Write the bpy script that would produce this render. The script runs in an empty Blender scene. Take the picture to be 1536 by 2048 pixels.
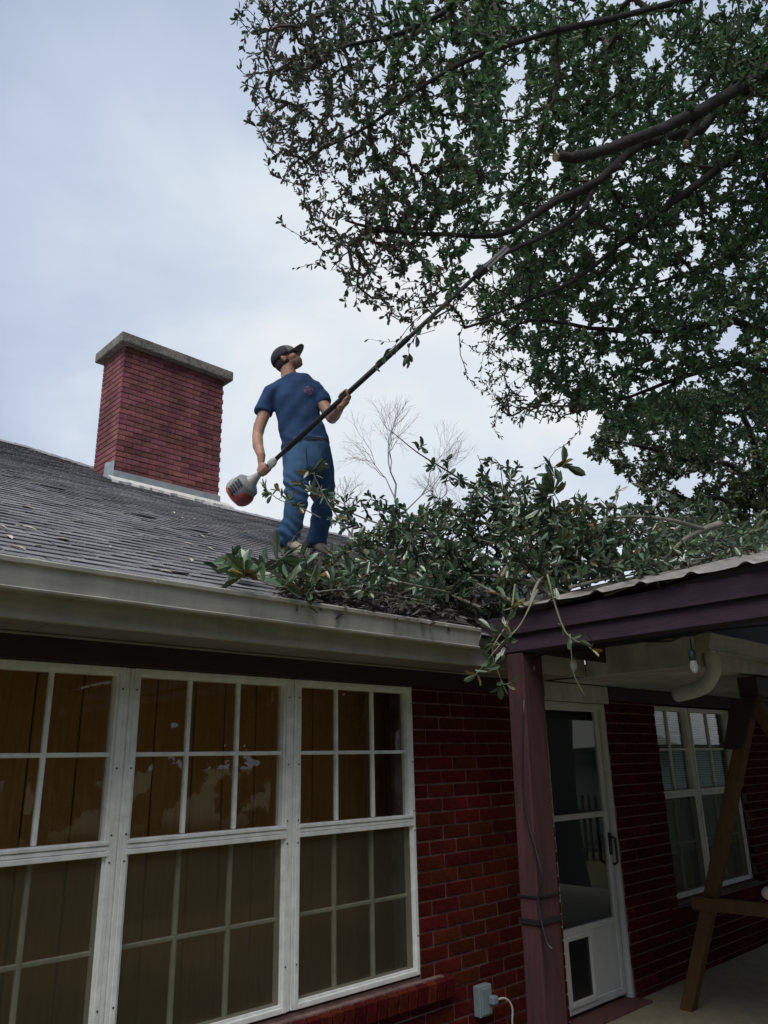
import bpy, bmesh, math, random
import numpy as np
from mathutils import Vector, Matrix, noise as mnoise
random.seed(11); RNG = np.random.default_rng(11)
S = bpy.context.scene
COL = S.collection
# ------------------------------------------------------------------ camera
# the axes of the place (x along the house front, y into the house, z up) seen in camera space (right, down, forward)
FPX = 1555.875                                   # focal length in pixels of the 1536 x 2048 photograph
R = np.array([[0.72092873, 0.19805265, 0.6641061], [-0.69268173, 0.23539128, 0.68174993], [-0.0213024, -0.95150727, 0.30688779]])
EYE = np.array([0.0, 0.0, 1.62])
cam = bpy.data.cameras.new('camera'); camo = bpy.data.objects.new('camera', cam); COL.objects.link(camo)
cam.sensor_fit = 'VERTICAL'; cam.sensor_height = 24.0; cam.lens = FPX / 2048 * 24.0
cam.clip_start = 0.05; cam.clip_end = 2000
M4 = Matrix(((R[0][0], -R[0][1], -R[0][2], 0), (R[1][0], -R[1][1], -R[1][2], 0), (R[2][0], -R[2][1], -R[2][2], EYE[2]), (0, 0, 0, 1)))
camo.matrix_world = M4
S.camera = camo
S.render.resolution_x, S.render.resolution_y = 768, 1024
# ------------------------------------------------------------------ sky: overcast cloud deck over a daylight sky
SUN_EL, SUN_AZ = math.radians(58), math.radians(210)      # azimuth measured from +x towards +y
w = bpy.data.worlds.new('World'); S.world = w; w.use_nodes = True
nt = w.node_tree; nt.nodes.clear()
def N(t, **k):
    n = nt.nodes.new(t)
    for a, b in k.items(): setattr(n, a, b)
    return n
L = lambda a, b: nt.links.new(a, b)
out = N('ShaderNodeOutputWorld')
sky = N('ShaderNodeTexSky', sky_type='NISHITA', sun_disc=False); sky.sun_elevation = SUN_EL; sky.sun_rotation = math.pi/2 - SUN_AZ
sky.air_density = 1.2; sky.dust_density = 3.0
bg1 = N('ShaderNodeBackground'); bg1.inputs['Strength'].default_value = 0.07; L(sky.outputs[0], bg1.inputs['Color'])
tc = N('ShaderNodeTexCoord'); sx = N('ShaderNodeSeparateXYZ'); L(tc.outputs['Generated'], sx.inputs[0])
zc = N('ShaderNodeMath', operation='MAXIMUM'); L(sx.outputs['Z'], zc.inputs[0]); zc.inputs[1].default_value = 0.0
zo = N('ShaderNodeMath', operation='ADD'); L(zc.outputs[0], zo.inputs[0]); zo.inputs[1].default_value = 0.35
fl = N('ShaderNodeVectorMath', operation='DIVIDE'); L(tc.outputs['Generated'], fl.inputs[0])
cb = N('ShaderNodeCombineXYZ')
for i in range(3): L(zo.outputs[0], cb.inputs[i])
L(cb.outputs[0], fl.inputs[1])
nz = N('ShaderNodeTexNoise'); nz.inputs['Scale'].default_value = 2.1; nz.inputs['Detail'].default_value = 6; nz.inputs['Roughness'].default_value = 0.52; nz.inputs['Distortion'].default_value = 0.3
mp = N('ShaderNodeMapping'); mp.inputs['Location'].default_value = (3.1, 1.7, 0.4); L(fl.outputs[0], mp.inputs[0]); L(mp.outputs[0], nz.inputs['Vector'])
nr = N('ShaderNodeMapRange'); nr.inputs['From Min'].default_value = 0.36; nr.inputs['From Max'].default_value = 0.66; L(nz.outputs[0], nr.inputs['Value'])
# the cloud is brightest where the hidden sun thins it, low over the far side of the house, and greyer blue away from there
dg_ = N('ShaderNodeVectorMath', operation='DOT_PRODUCT'); nv_ = N('ShaderNodeVectorMath', operation='NORMALIZE'); L(tc.outputs['Generated'], nv_.inputs[0]); L(nv_.outputs[0], dg_.inputs[0]); dg_.inputs[1].default_value = (0.655, 0.597, 0.463)
mm = N('ShaderNodeMath', operation='MULTIPLY_ADD'); L(nr.outputs[0], mm.inputs[0]); mm.inputs[1].default_value = 0.075; L(dg_.outputs['Value'], mm.inputs[2])
m2_ = N('ShaderNodeMath', operation='ADD'); L(mm.outputs[0], m2_.inputs[0]); m2_.inputs[1].default_value = -0.033
rp = N('ShaderNodeValToRGB'); L(m2_.outputs[0], rp.inputs[0])
EXPO = 0.85; kx = 2**-EXPO
rp.color_ramp.elements[0].position = 0.55; rp.color_ramp.elements[0].color = (0.41*kx, 0.49*kx, 0.64*kx, 1)
rp.color_ramp.elements[1].position = 1.0; rp.color_ramp.elements[1].color = (0.86*kx, 0.89*kx, 0.91*kx, 1)
for ps_, c_ in ((0.85, (0.44, 0.525, 0.69)), (0.905, (0.56, 0.64, 0.79)), (0.93, (0.635, 0.71, 0.83)), (0.96, (0.74, 0.81, 0.885))):
    e = rp.color_ramp.elements.new(ps_); e.color = tuple(x*kx for x in c_)+(1,)
bg2 = N('ShaderNodeBackground'); bg2.inputs['Strength'].default_value = 1.0; L(rp.outputs[0], bg2.inputs['Color'])
ms = N('ShaderNodeMixShader'); ms.inputs[0].default_value = 0.97; L(bg1.outputs[0], ms.inputs[1]); L(bg2.outputs[0], ms.inputs[2]); L(ms.outputs[0], out.inputs[0])
# ------------------------------------------------------------------ soft lamp added from the front left to brighten the near faces
sl = bpy.data.lights.new('front_fill_sun', 'SUN'); sl.energy = 1.5; sl.angle = math.radians(40); sl.color = (1.0, 0.96, 0.9)
so = bpy.data.objects.new('front_fill_sun', sl); COL.objects.link(so)
sd = Vector((math.cos(SUN_EL)*math.cos(SUN_AZ), math.cos(SUN_EL)*math.sin(SUN_AZ), math.sin(SUN_EL)))
so.rotation_euler = sd.to_track_quat('Z', 'Y').to_euler(); so.location = (0, 0, 12)
S.view_settings.view_transform = 'Standard'; S.view_settings.look = 'None'; S.view_settings.gamma = 1; S.view_settings.use_curve_mapping = False
S.view_settings.exposure = EXPO
S.render.engine = 'CYCLES'; S.cycles.max_bounces = 8; S.cycles.transparent_max_bounces = 16; S.cycles.use_denoising = True
# ------------------------------------------------------------------ points of the place
A = np.array
def ray(u, v):
    d = R @ A([u-768, v-1024, FPX]); return d/np.linalg.norm(d)
def at(u, v, d): return EYE + R @ A([(u-768)/FPX*d, (v-1024)/FPX*d, d])          # a point d metres ahead
def on_plane(u, v, p, n):
    d = ray(u, v); return EYE + d*(np.dot(A(p)-EYE, n)/np.dot(d, n))
def onY(u, v, y): return on_plane(u, v, (0, y, 0), A([0, 1, 0]))
def onX(u, v, x): return on_plane(u, v, (x, 0, 0), A([1, 0, 0]))
def proj(P):
    q = (np.atleast_2d(P)-EYE) @ R; return np.stack([768+FPX*q[:, 0]/q[:, 2], 1024+FPX*q[:, 1]/q[:, 2], q[:, 2]], 1)
# ------------------------------------------------------------------ materials
MATS = {}
def mat(name, col, rough=0.7, var=0.0, scale=8.0, col2=None, bump=0.0, bscale=40.0, metal=0.0, spec=0.5, rnd=0.0, island=0.0, stretch=None, detail=4, trans=0.0, extra=None, alt=None, big=None):
    if name in MATS: return MATS[name]
    m = bpy.data.materials.new(name); m.use_nodes = True; t = m.node_tree; b = t.nodes['Principled BSDF']
    b.inputs['Roughness'].default_value = rough; b.inputs['Metallic'].default_value = metal; b.inputs['Specular IOR Level'].default_value = spec
    tc = t.nodes.new('ShaderNodeTexCoord'); vec = tc.outputs['Object']
    if stretch:
        mp = t.nodes.new('ShaderNodeMapping'); mp.inputs['Scale'].default_value = stretch; t.links.new(vec, mp.inputs[0]); vec = mp.outputs[0]
    c1 = tuple(col)+(1,); c2 = tuple(col2)+(1,) if col2 else tuple(min(1, x*(1+var)) for x in col)+(1,)
    if not col2: c1 = tuple(x*(1-var) for x in col)+(1,)
    nz = t.nodes.new('ShaderNodeTexNoise'); nz.inputs['Scale'].default_value = scale; nz.inputs['Detail'].default_value = detail; nz.inputs['Roughness'].default_value = 0.6; t.links.new(vec, nz.inputs['Vector'])
    rp = t.nodes.new('ShaderNodeMapRange'); rp.inputs['From Min'].default_value = 0.3; rp.inputs['From Max'].default_value = 0.7; t.links.new(nz.outputs[0], rp.inputs['Value'])
    mx = t.nodes.new('ShaderNodeMix'); mx.data_type = 'RGBA'; t.links.new(rp.outputs[0], mx.inputs['Factor']); mx.inputs['A'].default_value = c1; mx.inputs['B'].default_value = c2
    cur = mx.outputs['Result']
    if rnd or island:
        src = t.nodes.new('ShaderNodeObjectInfo').outputs['Random'] if rnd else t.nodes.new('ShaderNodeNewGeometry').outputs['Random Per Island']
        amp = rnd or island
        hs = t.nodes.new('ShaderNodeHueSaturation')
        r1 = t.nodes.new('ShaderNodeMapRange'); r1.inputs['To Min'].default_value = 1-amp; r1.inputs['To Max'].default_value = 1+amp; t.links.new(src, r1.inputs['Value']); t.links.new(r1.outputs[0], hs.inputs['Value'])
        ml = t.nodes.new('ShaderNodeMath'); ml.operation = 'MULTIPLY'; ml.inputs[1].default_value = 17.31; t.links.new(src, ml.inputs[0])
        fr = t.nodes.new('ShaderNodeMath'); fr.operation = 'FRACT'; t.links.new(ml.outputs[0], fr.inputs[0])
        r2 = t.nodes.new('ShaderNodeMapRange'); r2.inputs['To Min'].default_value = 0.5-amp*0.06; r2.inputs['To Max'].default_value = 0.5+amp*0.06; t.links.new(fr.outputs[0], r2.inputs['Value']); t.links.new(r2.outputs[0], hs.inputs['Hue'])
        t.links.new(cur, hs.inputs['Color']); cur = hs.outputs[0]
        if alt:
            m3 = t.nodes.new('ShaderNodeMath'); m3.operation = 'MULTIPLY'; m3.inputs[1].default_value = 53.7; t.links.new(src, m3.inputs[0])
            f3 = t.nodes.new('ShaderNodeMath'); f3.operation = 'FRACT'; t.links.new(m3.outputs[0], f3.inputs[0])
            g3 = t.nodes.new('ShaderNodeMath'); g3.operation = 'LESS_THAN'; g3.inputs[1].default_value = alt[1]; t.links.new(f3.outputs[0], g3.inputs[0])
            x3 = t.nodes.new('ShaderNodeMix'); x3.data_type = 'RGBA'; t.links.new(g3.outputs[0], x3.inputs['Factor']); t.links.new(cur, x3.inputs['A']); x3.inputs['B'].default_value = tuple(alt[0])+(1,); cur = x3.outputs['Result']
    if big:
        gp_ = t.nodes.new('ShaderNodeNewGeometry'); mp2 = t.nodes.new('ShaderNodeMapping'); mp2.inputs['Scale'].default_value = big[0]; t.links.new(gp_.outputs['Position'], mp2.inputs[0])
        n2 = t.nodes.new('ShaderNodeTexNoise'); n2.inputs['Scale'].default_value = 1.0; n2.inputs['Detail'].default_value = 6; n2.inputs['Roughness'].default_value = 0.65; t.links.new(mp2.outputs[0], n2.inputs['Vector'])
        r5 = t.nodes.new('ShaderNodeMapRange'); r5.inputs['From Min'].default_value = 0.32; r5.inputs['From Max'].default_value = 0.68; r5.inputs['To Min'].default_value = 1-big[1]; r5.inputs['To Max'].default_value = 1+big[1]*0.6; t.links.new(n2.outputs[0], r5.inputs['Value'])
        h5 = t.nodes.new('ShaderNodeHueSaturation'); t.links.new(cur, h5.inputs['Color']); t.links.new(r5.outputs[0], h5.inputs['Value']); cur = h5.outputs[0]
    if extra: cur = extra(t, cur, tc)
    t.links.new(cur, b.inputs['Base Color'])
    if bump:
        nb = t.nodes.new('ShaderNodeTexNoise'); nb.inputs['Scale'].default_value = bscale; nb.inputs['Detail'].default_value = 5; t.links.new(vec, nb.inputs['Vector'])
        bp = t.nodes.new('ShaderNodeBump'); bp.inputs['Strength'].default_value = bump; bp.inputs['Distance'].default_value = 0.02; t.links.new(nb.outputs[0], bp.inputs['Height']); t.links.new(bp.outputs[0], b.inputs['Normal'])
    if trans:
        o = t.nodes['Material Output']; tr = t.nodes.new('ShaderNodeBsdfTranslucent'); t.links.new(cur, tr.inputs['Color'])
        sh = t.nodes.new('ShaderNodeMixShader'); sh.inputs[0].default_value = trans; t.links.new(b.outputs[0], sh.inputs[1]); t.links.new(tr.outputs[0], sh.inputs[2]); t.links.new(sh.outputs[0], o.inputs[0])
    MATS[name] = m; return m
def glass(name, tint=(1, 1, 1), ior=1.5, rough=0.0, veil=0.0, dust=(0.3, 0.3, 0.28)):
    m = bpy.data.materials.new(name); m.use_nodes = True; t = m.node_tree; t.nodes.remove(t.nodes['Principled BSDF']); o = t.nodes['Material Output']
    tr = t.nodes.new('ShaderNodeBsdfTransparent'); tr.inputs[0].default_value = tuple(tint)+(1,)
    gl = t.nodes.new('ShaderNodeBsdfGlossy'); gl.inputs['Roughness'].default_value = rough; gl.inputs[0].default_value = (1, 1, 1, 1)
    fr = t.nodes.new('ShaderNodeFresnel'); gm = t.nodes.new('ShaderNodeNewGeometry'); mi = t.nodes.new('ShaderNodeMapRange'); mi.inputs['To Min'].default_value = ior; mi.inputs['To Max'].default_value = 1/ior; t.links.new(gm.outputs['Backfacing'], mi.inputs['Value']); t.links.new(mi.outputs[0], fr.inputs[0])
    nz = t.nodes.new('ShaderNodeTexNoise'); nz.inputs['Scale'].default_value = 1.6; bp = t.nodes.new('ShaderNodeBump'); bp.inputs['Strength'].default_value = 0.04; bp.inputs['Distance'].default_value = 0.02
    tc = t.nodes.new('ShaderNodeTexCoord'); t.links.new(tc.outputs['Object'], nz.inputs['Vector']); t.links.new(nz.outputs[0], bp.inputs['Height']); t.links.new(bp.outputs[0], gl.inputs['Normal'])
    mx = t.nodes.new('ShaderNodeMixShader'); t.links.new(fr.outputs[0], mx.inputs[0]); t.links.new(tr.outputs[0], mx.inputs[1]); t.links.new(gl.outputs[0], mx.inputs[2]); cur = mx.outputs[0]
    if veil:
        df = t.nodes.new('ShaderNodeBsdfDiffuse'); df.inputs[0].default_value = tuple(dust)+(1,); m2 = t.nodes.new('ShaderNodeMixShader'); m2.inputs[0].default_value = veil
        t.links.new(cur, m2.inputs[1]); t.links.new(df.outputs[0], m2.inputs[2]); cur = m2.outputs[0]
    t.links.new(cur, o.inputs[0]); MATS[name] = m; return m
# ------------------------------------------------------------------ mesh builder; all shapes are given in the coordinates of the place
WL = {}
def link(o, parent=None, loc=(0, 0, 0)):
    COL.objects.link(o)
    if parent is not None:
        o.parent = parent; o.location = Vector(loc)-WL[parent.name]
    else: o.location = Vector(loc)
    WL[o.name] = Vector(loc); return o
def tag(o, label=None, cat=None, group=None, kind=None):
    if label: o['label'] = label
    if cat: o['category'] = cat
    if group: o['group'] = group
    if kind: o['kind'] = kind
    return o
def thing(name, loc, label, cat, group=None):
    o = bpy.data.objects.new(name, None); o.empty_display_size = 0.2; link(o, None, tuple(float(x) for x in loc)); return tag(o, label, cat, group)
def unit(v): v = A(v, float); return v/(np.linalg.norm(v)+1e-12)
class MB:
    def __init__(s): s.v = []; s.f = []; s.n = 0
    def add(s, v, f):
        s.v.append(np.asarray(v, float).reshape(-1, 3)); s.f += [tuple(i+s.n for i in q) for q in f]; s.n += len(s.v[-1]); return s
    def box(s, lo, hi):
        x0, y0, z0 = lo; x1, y1, z1 = hi
        return s.add([(x0,y0,z0),(x1,y0,z0),(x1,y1,z0),(x0,y1,z0),(x0,y0,z1),(x1,y0,z1),(x1,y1,z1),(x0,y1,z1)], [(0,3,2,1),(4,5,6,7),(0,1,5,4),(1,2,6,5),(2,3,7,6),(3,0,4,7)])
    def bar(s, p, q, wa, wb, ref=(0, 0, 1)):
        p, q = A(p, float), A(q, float); d = unit(q-p); a = unit(np.cross(d, ref)); b = np.cross(a, d); v = []
        for c in (p, q):
            for i, j in ((-1,-1),(1,-1),(1,1),(-1,1)): v.append(c+a*i*wa/2+b*j*wb/2)
        return s.add(v, [(0,3,2,1),(4,5,6,7),(0,1,5,4),(1,2,6,5),(2,3,7,6),(3,0,4,7)])
    def prism(s, pts, d):
        n = len(pts); p = A(pts, float); d = A(d, float)
        return s.add(np.vstack([p, p+d]), [tuple(range(n))[::-1], tuple(range(n, 2*n))]+[(i, (i+1) % n, n+(i+1) % n, n+i) for i in range(n)])
    def tube(s, pts, rad, k=6, rad2=None, ref=None, cap=True):
        pts = A(pts, float); n = len(pts); rad = np.broadcast_to(A(rad, float), (n,)); rb = rad if rad2 is None else np.broadcast_to(A(rad2, float), (n,))
        tg = np.gradient(pts, axis=0) if n > 2 else np.repeat([pts[-1]-pts[0]], n, 0)
        u = None; v = []
        for i in range(n):
            t = unit(tg[i])
            if ref is not None: u = unit(A(ref)-t*np.dot(ref, t))
            elif u is None: u = unit(np.cross(t, (0.31, 0.2, 0.93) if abs(t[2]) < 0.9 else (1, 0, 0)))
            else: u = unit(u-t*np.dot(u, t))
            w_ = np.cross(t, u)
            for j in range(k):
                a = 2*math.pi*j/k; v.append(pts[i]+u*math.cos(a)*rad[i]+w_*math.sin(a)*rb[i])
        f = [(i*k+j, i*k+(j+1) % k, (i+1)*k+(j+1) % k, (i+1)*k+j) for i in range(n-1) for j in range(k)]
        if cap: f += [tuple(range(k))[::-1], tuple(range((n-1)*k, n*k))]
        return s.add(v, f)
    def ell(s, c, rx, ry, rz, ax=None, nu=16, nv=10):
        ax = np.eye(3) if ax is None else A(ax); v = []; f = []
        for i in range(nv+1):
            th = math.pi*i/nv
            for j in range(nu):
                ph = 2*math.pi*j/nu; v.append(A(c)+ax[0]*rx*math.sin(th)*math.cos(ph)+ax[1]*ry*math.sin(th)*math.sin(ph)+ax[2]*rz*math.cos(th))
        f = [(i*nu+j, (i+1)*nu+j, (i+1)*nu+(j+1) % nu, i*nu+(j+1) % nu) for i in range(nv) for j in range(nu)]
        return s.add(v, f)
    def mesh(s, name, m, smooth=False):
        me = bpy.data.meshes.new(name); V = np.vstack(s.v) if s.v else np.zeros((0, 3)); me.from_pydata(V.tolist(), [], s.f); me.update()
        if m: me.materials.append(m)
        if smooth: me.polygons.foreach_set('use_smooth', [True]*len(me.polygons))
        return me
    def build(s, name, m, parent=None, smooth=False, bevel=0.0, kind=None, label=None, cat=None, group=None, seg=1):
        o = bpy.data.objects.new(name, s.mesh(name, m, smooth)); link(o, parent)
        if bevel:
            b = o.modifiers.new('bevel', 'BEVEL'); b.width = bevel; b.segments = seg; b.limit_method = 'ANGLE'; b.angle_limit = math.radians(40)
        return tag(o, label, cat, group, kind)
def spline(pts, n=24):
    p = A(pts, float); p = np.vstack([2*p[0]-p[1], p, 2*p[-1]-p[-2]]); out_ = []
    m = len(p)-3; per = max(2, n//m)
    for i in range(m):
        for t in np.linspace(0, 1, per, endpoint=False):
            a, b, c, d = p[i:i+4]; out_.append(0.5*((2*b)+(-a+c)*t+(2*a-5*b+4*c-d)*t*t+(-a+3*b-3*c+d)*t**3))
    out_.append(p[-2]); return A(out_)
def box(lo, hi): return MB().box(lo, hi)
# ================================================================== materials of the house
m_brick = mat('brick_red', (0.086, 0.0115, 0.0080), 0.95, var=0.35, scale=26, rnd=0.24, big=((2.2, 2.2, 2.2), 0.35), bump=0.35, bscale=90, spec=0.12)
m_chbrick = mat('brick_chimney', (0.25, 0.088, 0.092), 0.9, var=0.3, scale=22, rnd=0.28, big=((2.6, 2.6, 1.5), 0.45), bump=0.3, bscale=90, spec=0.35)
m_mortar = mat('mortar_pale', (0.20, 0.125, 0.11), 0.9, var=0.3, scale=20, bump=0.3, big=((3, 3, 3), 0.4))
m_mortar_d = mat('mortar_dark', (0.085, 0.055, 0.06), 0.95, var=0.25, scale=20)  # darker mortar for the chimney joints
m_shingle = mat('shingle_grey', (0.26, 0.255, 0.27), 0.95, var=0.3, scale=120, rnd=0.22, big=((0.9, 1.5, 1), 0.3), bump=0.5, bscale=260, spec=0.3, detail=6)
m_under = mat('roof_felt', (0.035, 0.035, 0.04), 0.95, var=0.2)
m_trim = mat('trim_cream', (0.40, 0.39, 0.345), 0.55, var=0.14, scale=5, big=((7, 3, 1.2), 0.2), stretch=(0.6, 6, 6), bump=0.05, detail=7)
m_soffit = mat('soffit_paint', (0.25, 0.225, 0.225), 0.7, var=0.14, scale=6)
m_white = mat('window_aluminium', (0.80, 0.81, 0.78), 0.5, var=0.15, scale=14, bump=0.06, spec=0.4, detail=7)
m_frieze = mat('trim_maroon', (0.032, 0.015, 0.022), 0.6, var=0.3, scale=9, stretch=(1, 6, 6), bump=0.1)
m_maroon = mat('post_maroon', (0.056, 0.018, 0.021), 0.85, var=0.3, big=((14, 14, 1.3), 0.4), scale=7, stretch=(5, 5, 0.8), bump=0.15, bscale=30)
m_beam = mat('beam_maroon', (0.036, 0.017, 0.030), 0.85, var=0.3, big=((14, 1.2, 14), 0.4), scale=6, stretch=(5, 0.8, 5), bump=0.15, bscale=30)
m_flash = mat('flashing_zinc', (0.42, 0.47, 0.48), 0.45, var=0.2, scale=10, metal=0.3)
m_tar = mat('flashing_sealant', (0.62, 0.60, 0.58), 0.8, var=0.15, scale=12)
m_conc = mat('concrete_mossy', (0.12, 0.11, 0.09), 0.95, col2=(0.34, 0.32, 0.28), scale=38, big=((7, 7, 7), 0.4), bump=0.6, bscale=70, detail=6)
m_slab = mat('concrete_slab', (0.30, 0.26, 0.18), 0.9, col2=(0.38, 0.33, 0.23), scale=9, bump=0.2)
m_panel = mat('wood_panelling', (0.50, 0.21, 0.05), 0.5, col2=(0.66, 0.33, 0.10), scale=7, stretch=(9, 9, 0.7), detail=6)
m_porchwhite = mat('porch_trim_grey', (0.50, 0.51, 0.52), 0.6, var=0.14, scale=6, big=((6, 6, 2), 0.25))
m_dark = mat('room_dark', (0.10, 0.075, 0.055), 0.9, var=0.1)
m_black = mat('black_plastic', (0.015, 0.015, 0.017), 0.45, var=0.1)
m_door = mat('door_white', (0.60, 0.61, 0.59), 0.5, var=0.06, scale=10)
g_pane = glass('pane_glass', (0.92, 0.94, 0.92), 1.52)
g_screen = glass('screen_mesh', (0.86, 0.85, 0.80), 1.15, 0.5, 0.22, (0.10, 0.10, 0.07))
m_muntin_in = mat('muntin_grey', (0.80, 0.81, 0.76), 0.6, var=0.15, scale=14)
# ================================================================== the ground
g = MB(); n = 40
for i in range(n+1):
    for j in range(n+1):
        x = -600+1200*i/n; y = -600+1200*j/n; g.v.append(A([[x, y, -0.32]])); g.n += 1
g.f = [(i*(n+1)+j, (i+1)*(n+1)+j, (i+1)*(n+1)+j+1, i*(n+1)+j+1) for i in range(n) for j in range(n)]
g.build('ground', mat('lawn', (0.075, 0.085, 0.03), 1.0, col2=(0.14, 0.12, 0.06), scale=0.7, bump=0.3, detail=8), kind='structure')
MB().prism([(5.02, 3.55, -0.31), (4.3, 3.55, -0.31), (4.3, -2.2, -0.31), (10.4, -2.2, -0.31), (10.4, 3.55, -0.31)][::-1], (0, 0, 0.21)).build('porch_slab', m_slab, bevel=0.01, kind='structure')
# ================================================================== the house
WY = 3.5; SOF = 2.19
PITCH = math.tan(math.radians(26.3)); EAVE = A([0, 3.08, 2.375]); RN = A([0, -PITCH, 1.0])
def roofz(y): return EAVE[2]+(y-EAVE[1])*PITCH
def on_roof(u, v, h=0.0): return on_plane(u, v, EAVE+A([0, 0, h]), RN)
house = thing('brick_house', (4, 5, -0.3), 'low red brick house with grey shingle roof, cream gutter and white framed windows', 'house')
# --- front wall: a mortar slab with openings, bricks standing 8 mm proud of it
X0, X1 = -1.2, 10.5
W1 = (-0.30, 3.63, 0.455, 2.085); DR = (5.05, 5.93, -0.12, 2.17); W2 = (6.74, 8.45, 0.445, 2.085)
wm = MB(); yb0, yb1 = WY+0.008, WY+0.22
for x0, x1, z0, z1 in ((X0, W1[0], -0.32, SOF), (W1[0], W1[1], -0.32, W1[2]), (W1[0], W1[1], W1[3], SOF), (W1[1], DR[0], -0.32, SOF), (DR[0], DR[1], -0.32, DR[2]), (DR[0], DR[1], DR[3], SOF), (DR[1], W2[0], -0.32, SOF), (W2[0], W2[1], -0.32, W2[2]), (W2[0], W2[1], W2[3], SOF), (W2[1], X1, -0.32, SOF)):
    wm.box((x0, yb0, z0), (x1, yb1, z1))
wall = wm.build('wall', m_mortar, house)
def brick_mesh(name, lx, ly, lz, m, b=0.004):
    bm = bmesh.new(); bmesh.ops.create_cube(bm, size=1.0)
    for v_ in bm.verts: v_.co = Vector((v_.co.x*lx, v_.co.y*ly, v_.co.z*lz))
    bmesh.ops.bevel(bm, geom=list(bm.edges), offset=b, segments=1, affect='EDGES')
    me = bpy.data.meshes.new(name); bm.to_mesh(me); bm.free(); me.materials.append(m); return me
CH, BL, JT = 0.0815, 0.232, 0.011
bricks = []                                      # (centre x, z, length)
opens = (W1, DR, W2)
row = 0; z = -0.30
while z+CH-JT < SOF+0.03:
    zt = min(z+CH-JT, SOF-0.002)
    segs = [(X0, X1)]
    for (a, b, c, d) in opens:
        if zt > c+0.005 and z < d-0.005:
            segs = [q for s_ in segs for q in ((s_[0], min(s_[1], a)), (max(s_[0], b), s_[1])) if q[1]-q[0] > 0.03]
    for (a, b) in segs:
        x = a if a > X0 else a-(row % 2)*(BL+JT)/2
        if a > X0 and row % 2: 
            bricks.append((a+0.052, (z+zt)/2, 0.104, zt-z)); x = a+0.104+JT
        while x < b-0.02:
            xe = min(x+BL, b); xs = max(x, a)
            if xe-xs > 0.025: bricks.append(((xs+xe)/2, (z+zt)/2, xe-xs, zt-z))
            x += BL+JT
    z += CH; row += 1
def place_bricks(items, me, parent, limit, mt, name='brick', dims=None):
    """items: (centre, length, height, yaw); the largest in view become objects, the rest one joined mesh"""
    P = proj(A([i[0] for i in items])); size = np.where((P[:, 2] > 0.3) & (P[:, 0] > -60) & (P[:, 0] < 1596) & (P[:, 1] > -60) & (P[:, 1] < 2108), FPX/np.maximum(P[:, 2], 0.3), 0)
    order = np.argsort(-size); keep = set(order[:limit].tolist()) & set(np.nonzero(size > 0)[0].tolist())
    rest = MB(); tv = A([v_.co[:] for v_ in me.vertices]); tf = [tuple(p_.vertices) for p_ in me.polygons]
    for k, (c, sx_, sz_, yaw) in enumerate(items):
        jy = random.uniform(-0.0025, 0.0025); rz = yaw+random.uniform(-0.004, 0.004)
        if k in keep:
            o = bpy.data.objects.new(name, me); link(o, parent, (c[0], c[1], c[2])); o.location.y += jy if yaw == 0 else 0
            o.scale = (sx_, 1, sz_); o.rotation_euler = (0, random.uniform(-0.004, 0.004), rz)
        else:
            cs, sn = math.cos(rz), math.sin(rz); q = tv*A([sx_, 1, sz_]); rest.add(np.stack([q[:, 0]*cs-q[:, 1]*sn+c[0], q[:, 0]*sn+q[:, 1]*cs+c[1]+(jy if yaw == 0 else 0), q[:, 2]+c[2]], 1), tf)
    if rest.n: rest.build(name+'work', mt, parent, kind='stuff')
bm_wall = brick_mesh('wall_brick', BL, 0.1, CH-JT, m_brick)
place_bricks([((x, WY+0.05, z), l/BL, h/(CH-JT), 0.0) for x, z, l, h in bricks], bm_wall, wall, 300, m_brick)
# --- sills of bricks on edge under the windows
def sill(x0, x1, ztop):
    s_ = MB().box((x0+0.004, WY-0.035, ztop-0.105), (x1-0.02, WY+0.1, ztop-0.012)).build('window_sill', m_mortar, house)
    me = brick_mesh('sill_brick', 0.068, 0.21, 0.1, m_brick); x = x0+0.0
    while x < x1:
        o = bpy.data.objects.new('sill_brick', me); link(o, s_, (x+0.034, WY+0.035, ztop-0.058)); o.rotation_euler = (math.radians(9)+random.uniform(-.01, .01), 0, random.uniform(-.01, .01)); x += 0.078
sill(1.35, 3.80, 0.452); sill(6.60, 8.60, 0.442)
# --- interior: panelled room behind the windows
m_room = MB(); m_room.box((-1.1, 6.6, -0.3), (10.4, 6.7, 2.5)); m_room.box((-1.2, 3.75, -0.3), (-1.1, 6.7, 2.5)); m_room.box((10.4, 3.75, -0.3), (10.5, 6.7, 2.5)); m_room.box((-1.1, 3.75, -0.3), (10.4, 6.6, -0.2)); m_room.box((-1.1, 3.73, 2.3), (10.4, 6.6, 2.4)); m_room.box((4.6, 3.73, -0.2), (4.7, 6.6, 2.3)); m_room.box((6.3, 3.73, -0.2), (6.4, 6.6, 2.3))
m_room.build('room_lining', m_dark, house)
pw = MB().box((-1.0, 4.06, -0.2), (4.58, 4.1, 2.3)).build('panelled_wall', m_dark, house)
x = -0.9
for k in range(26):
    wd = 0.2+0.02*(k % 3)
    if x+wd > 4.55: break
    MB().box((x, 4.04, -0.19), (x+wd-0.008, 4.058, 2.29)).build('plank', m_panel, pw, bevel=0.003); x += wd
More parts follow.
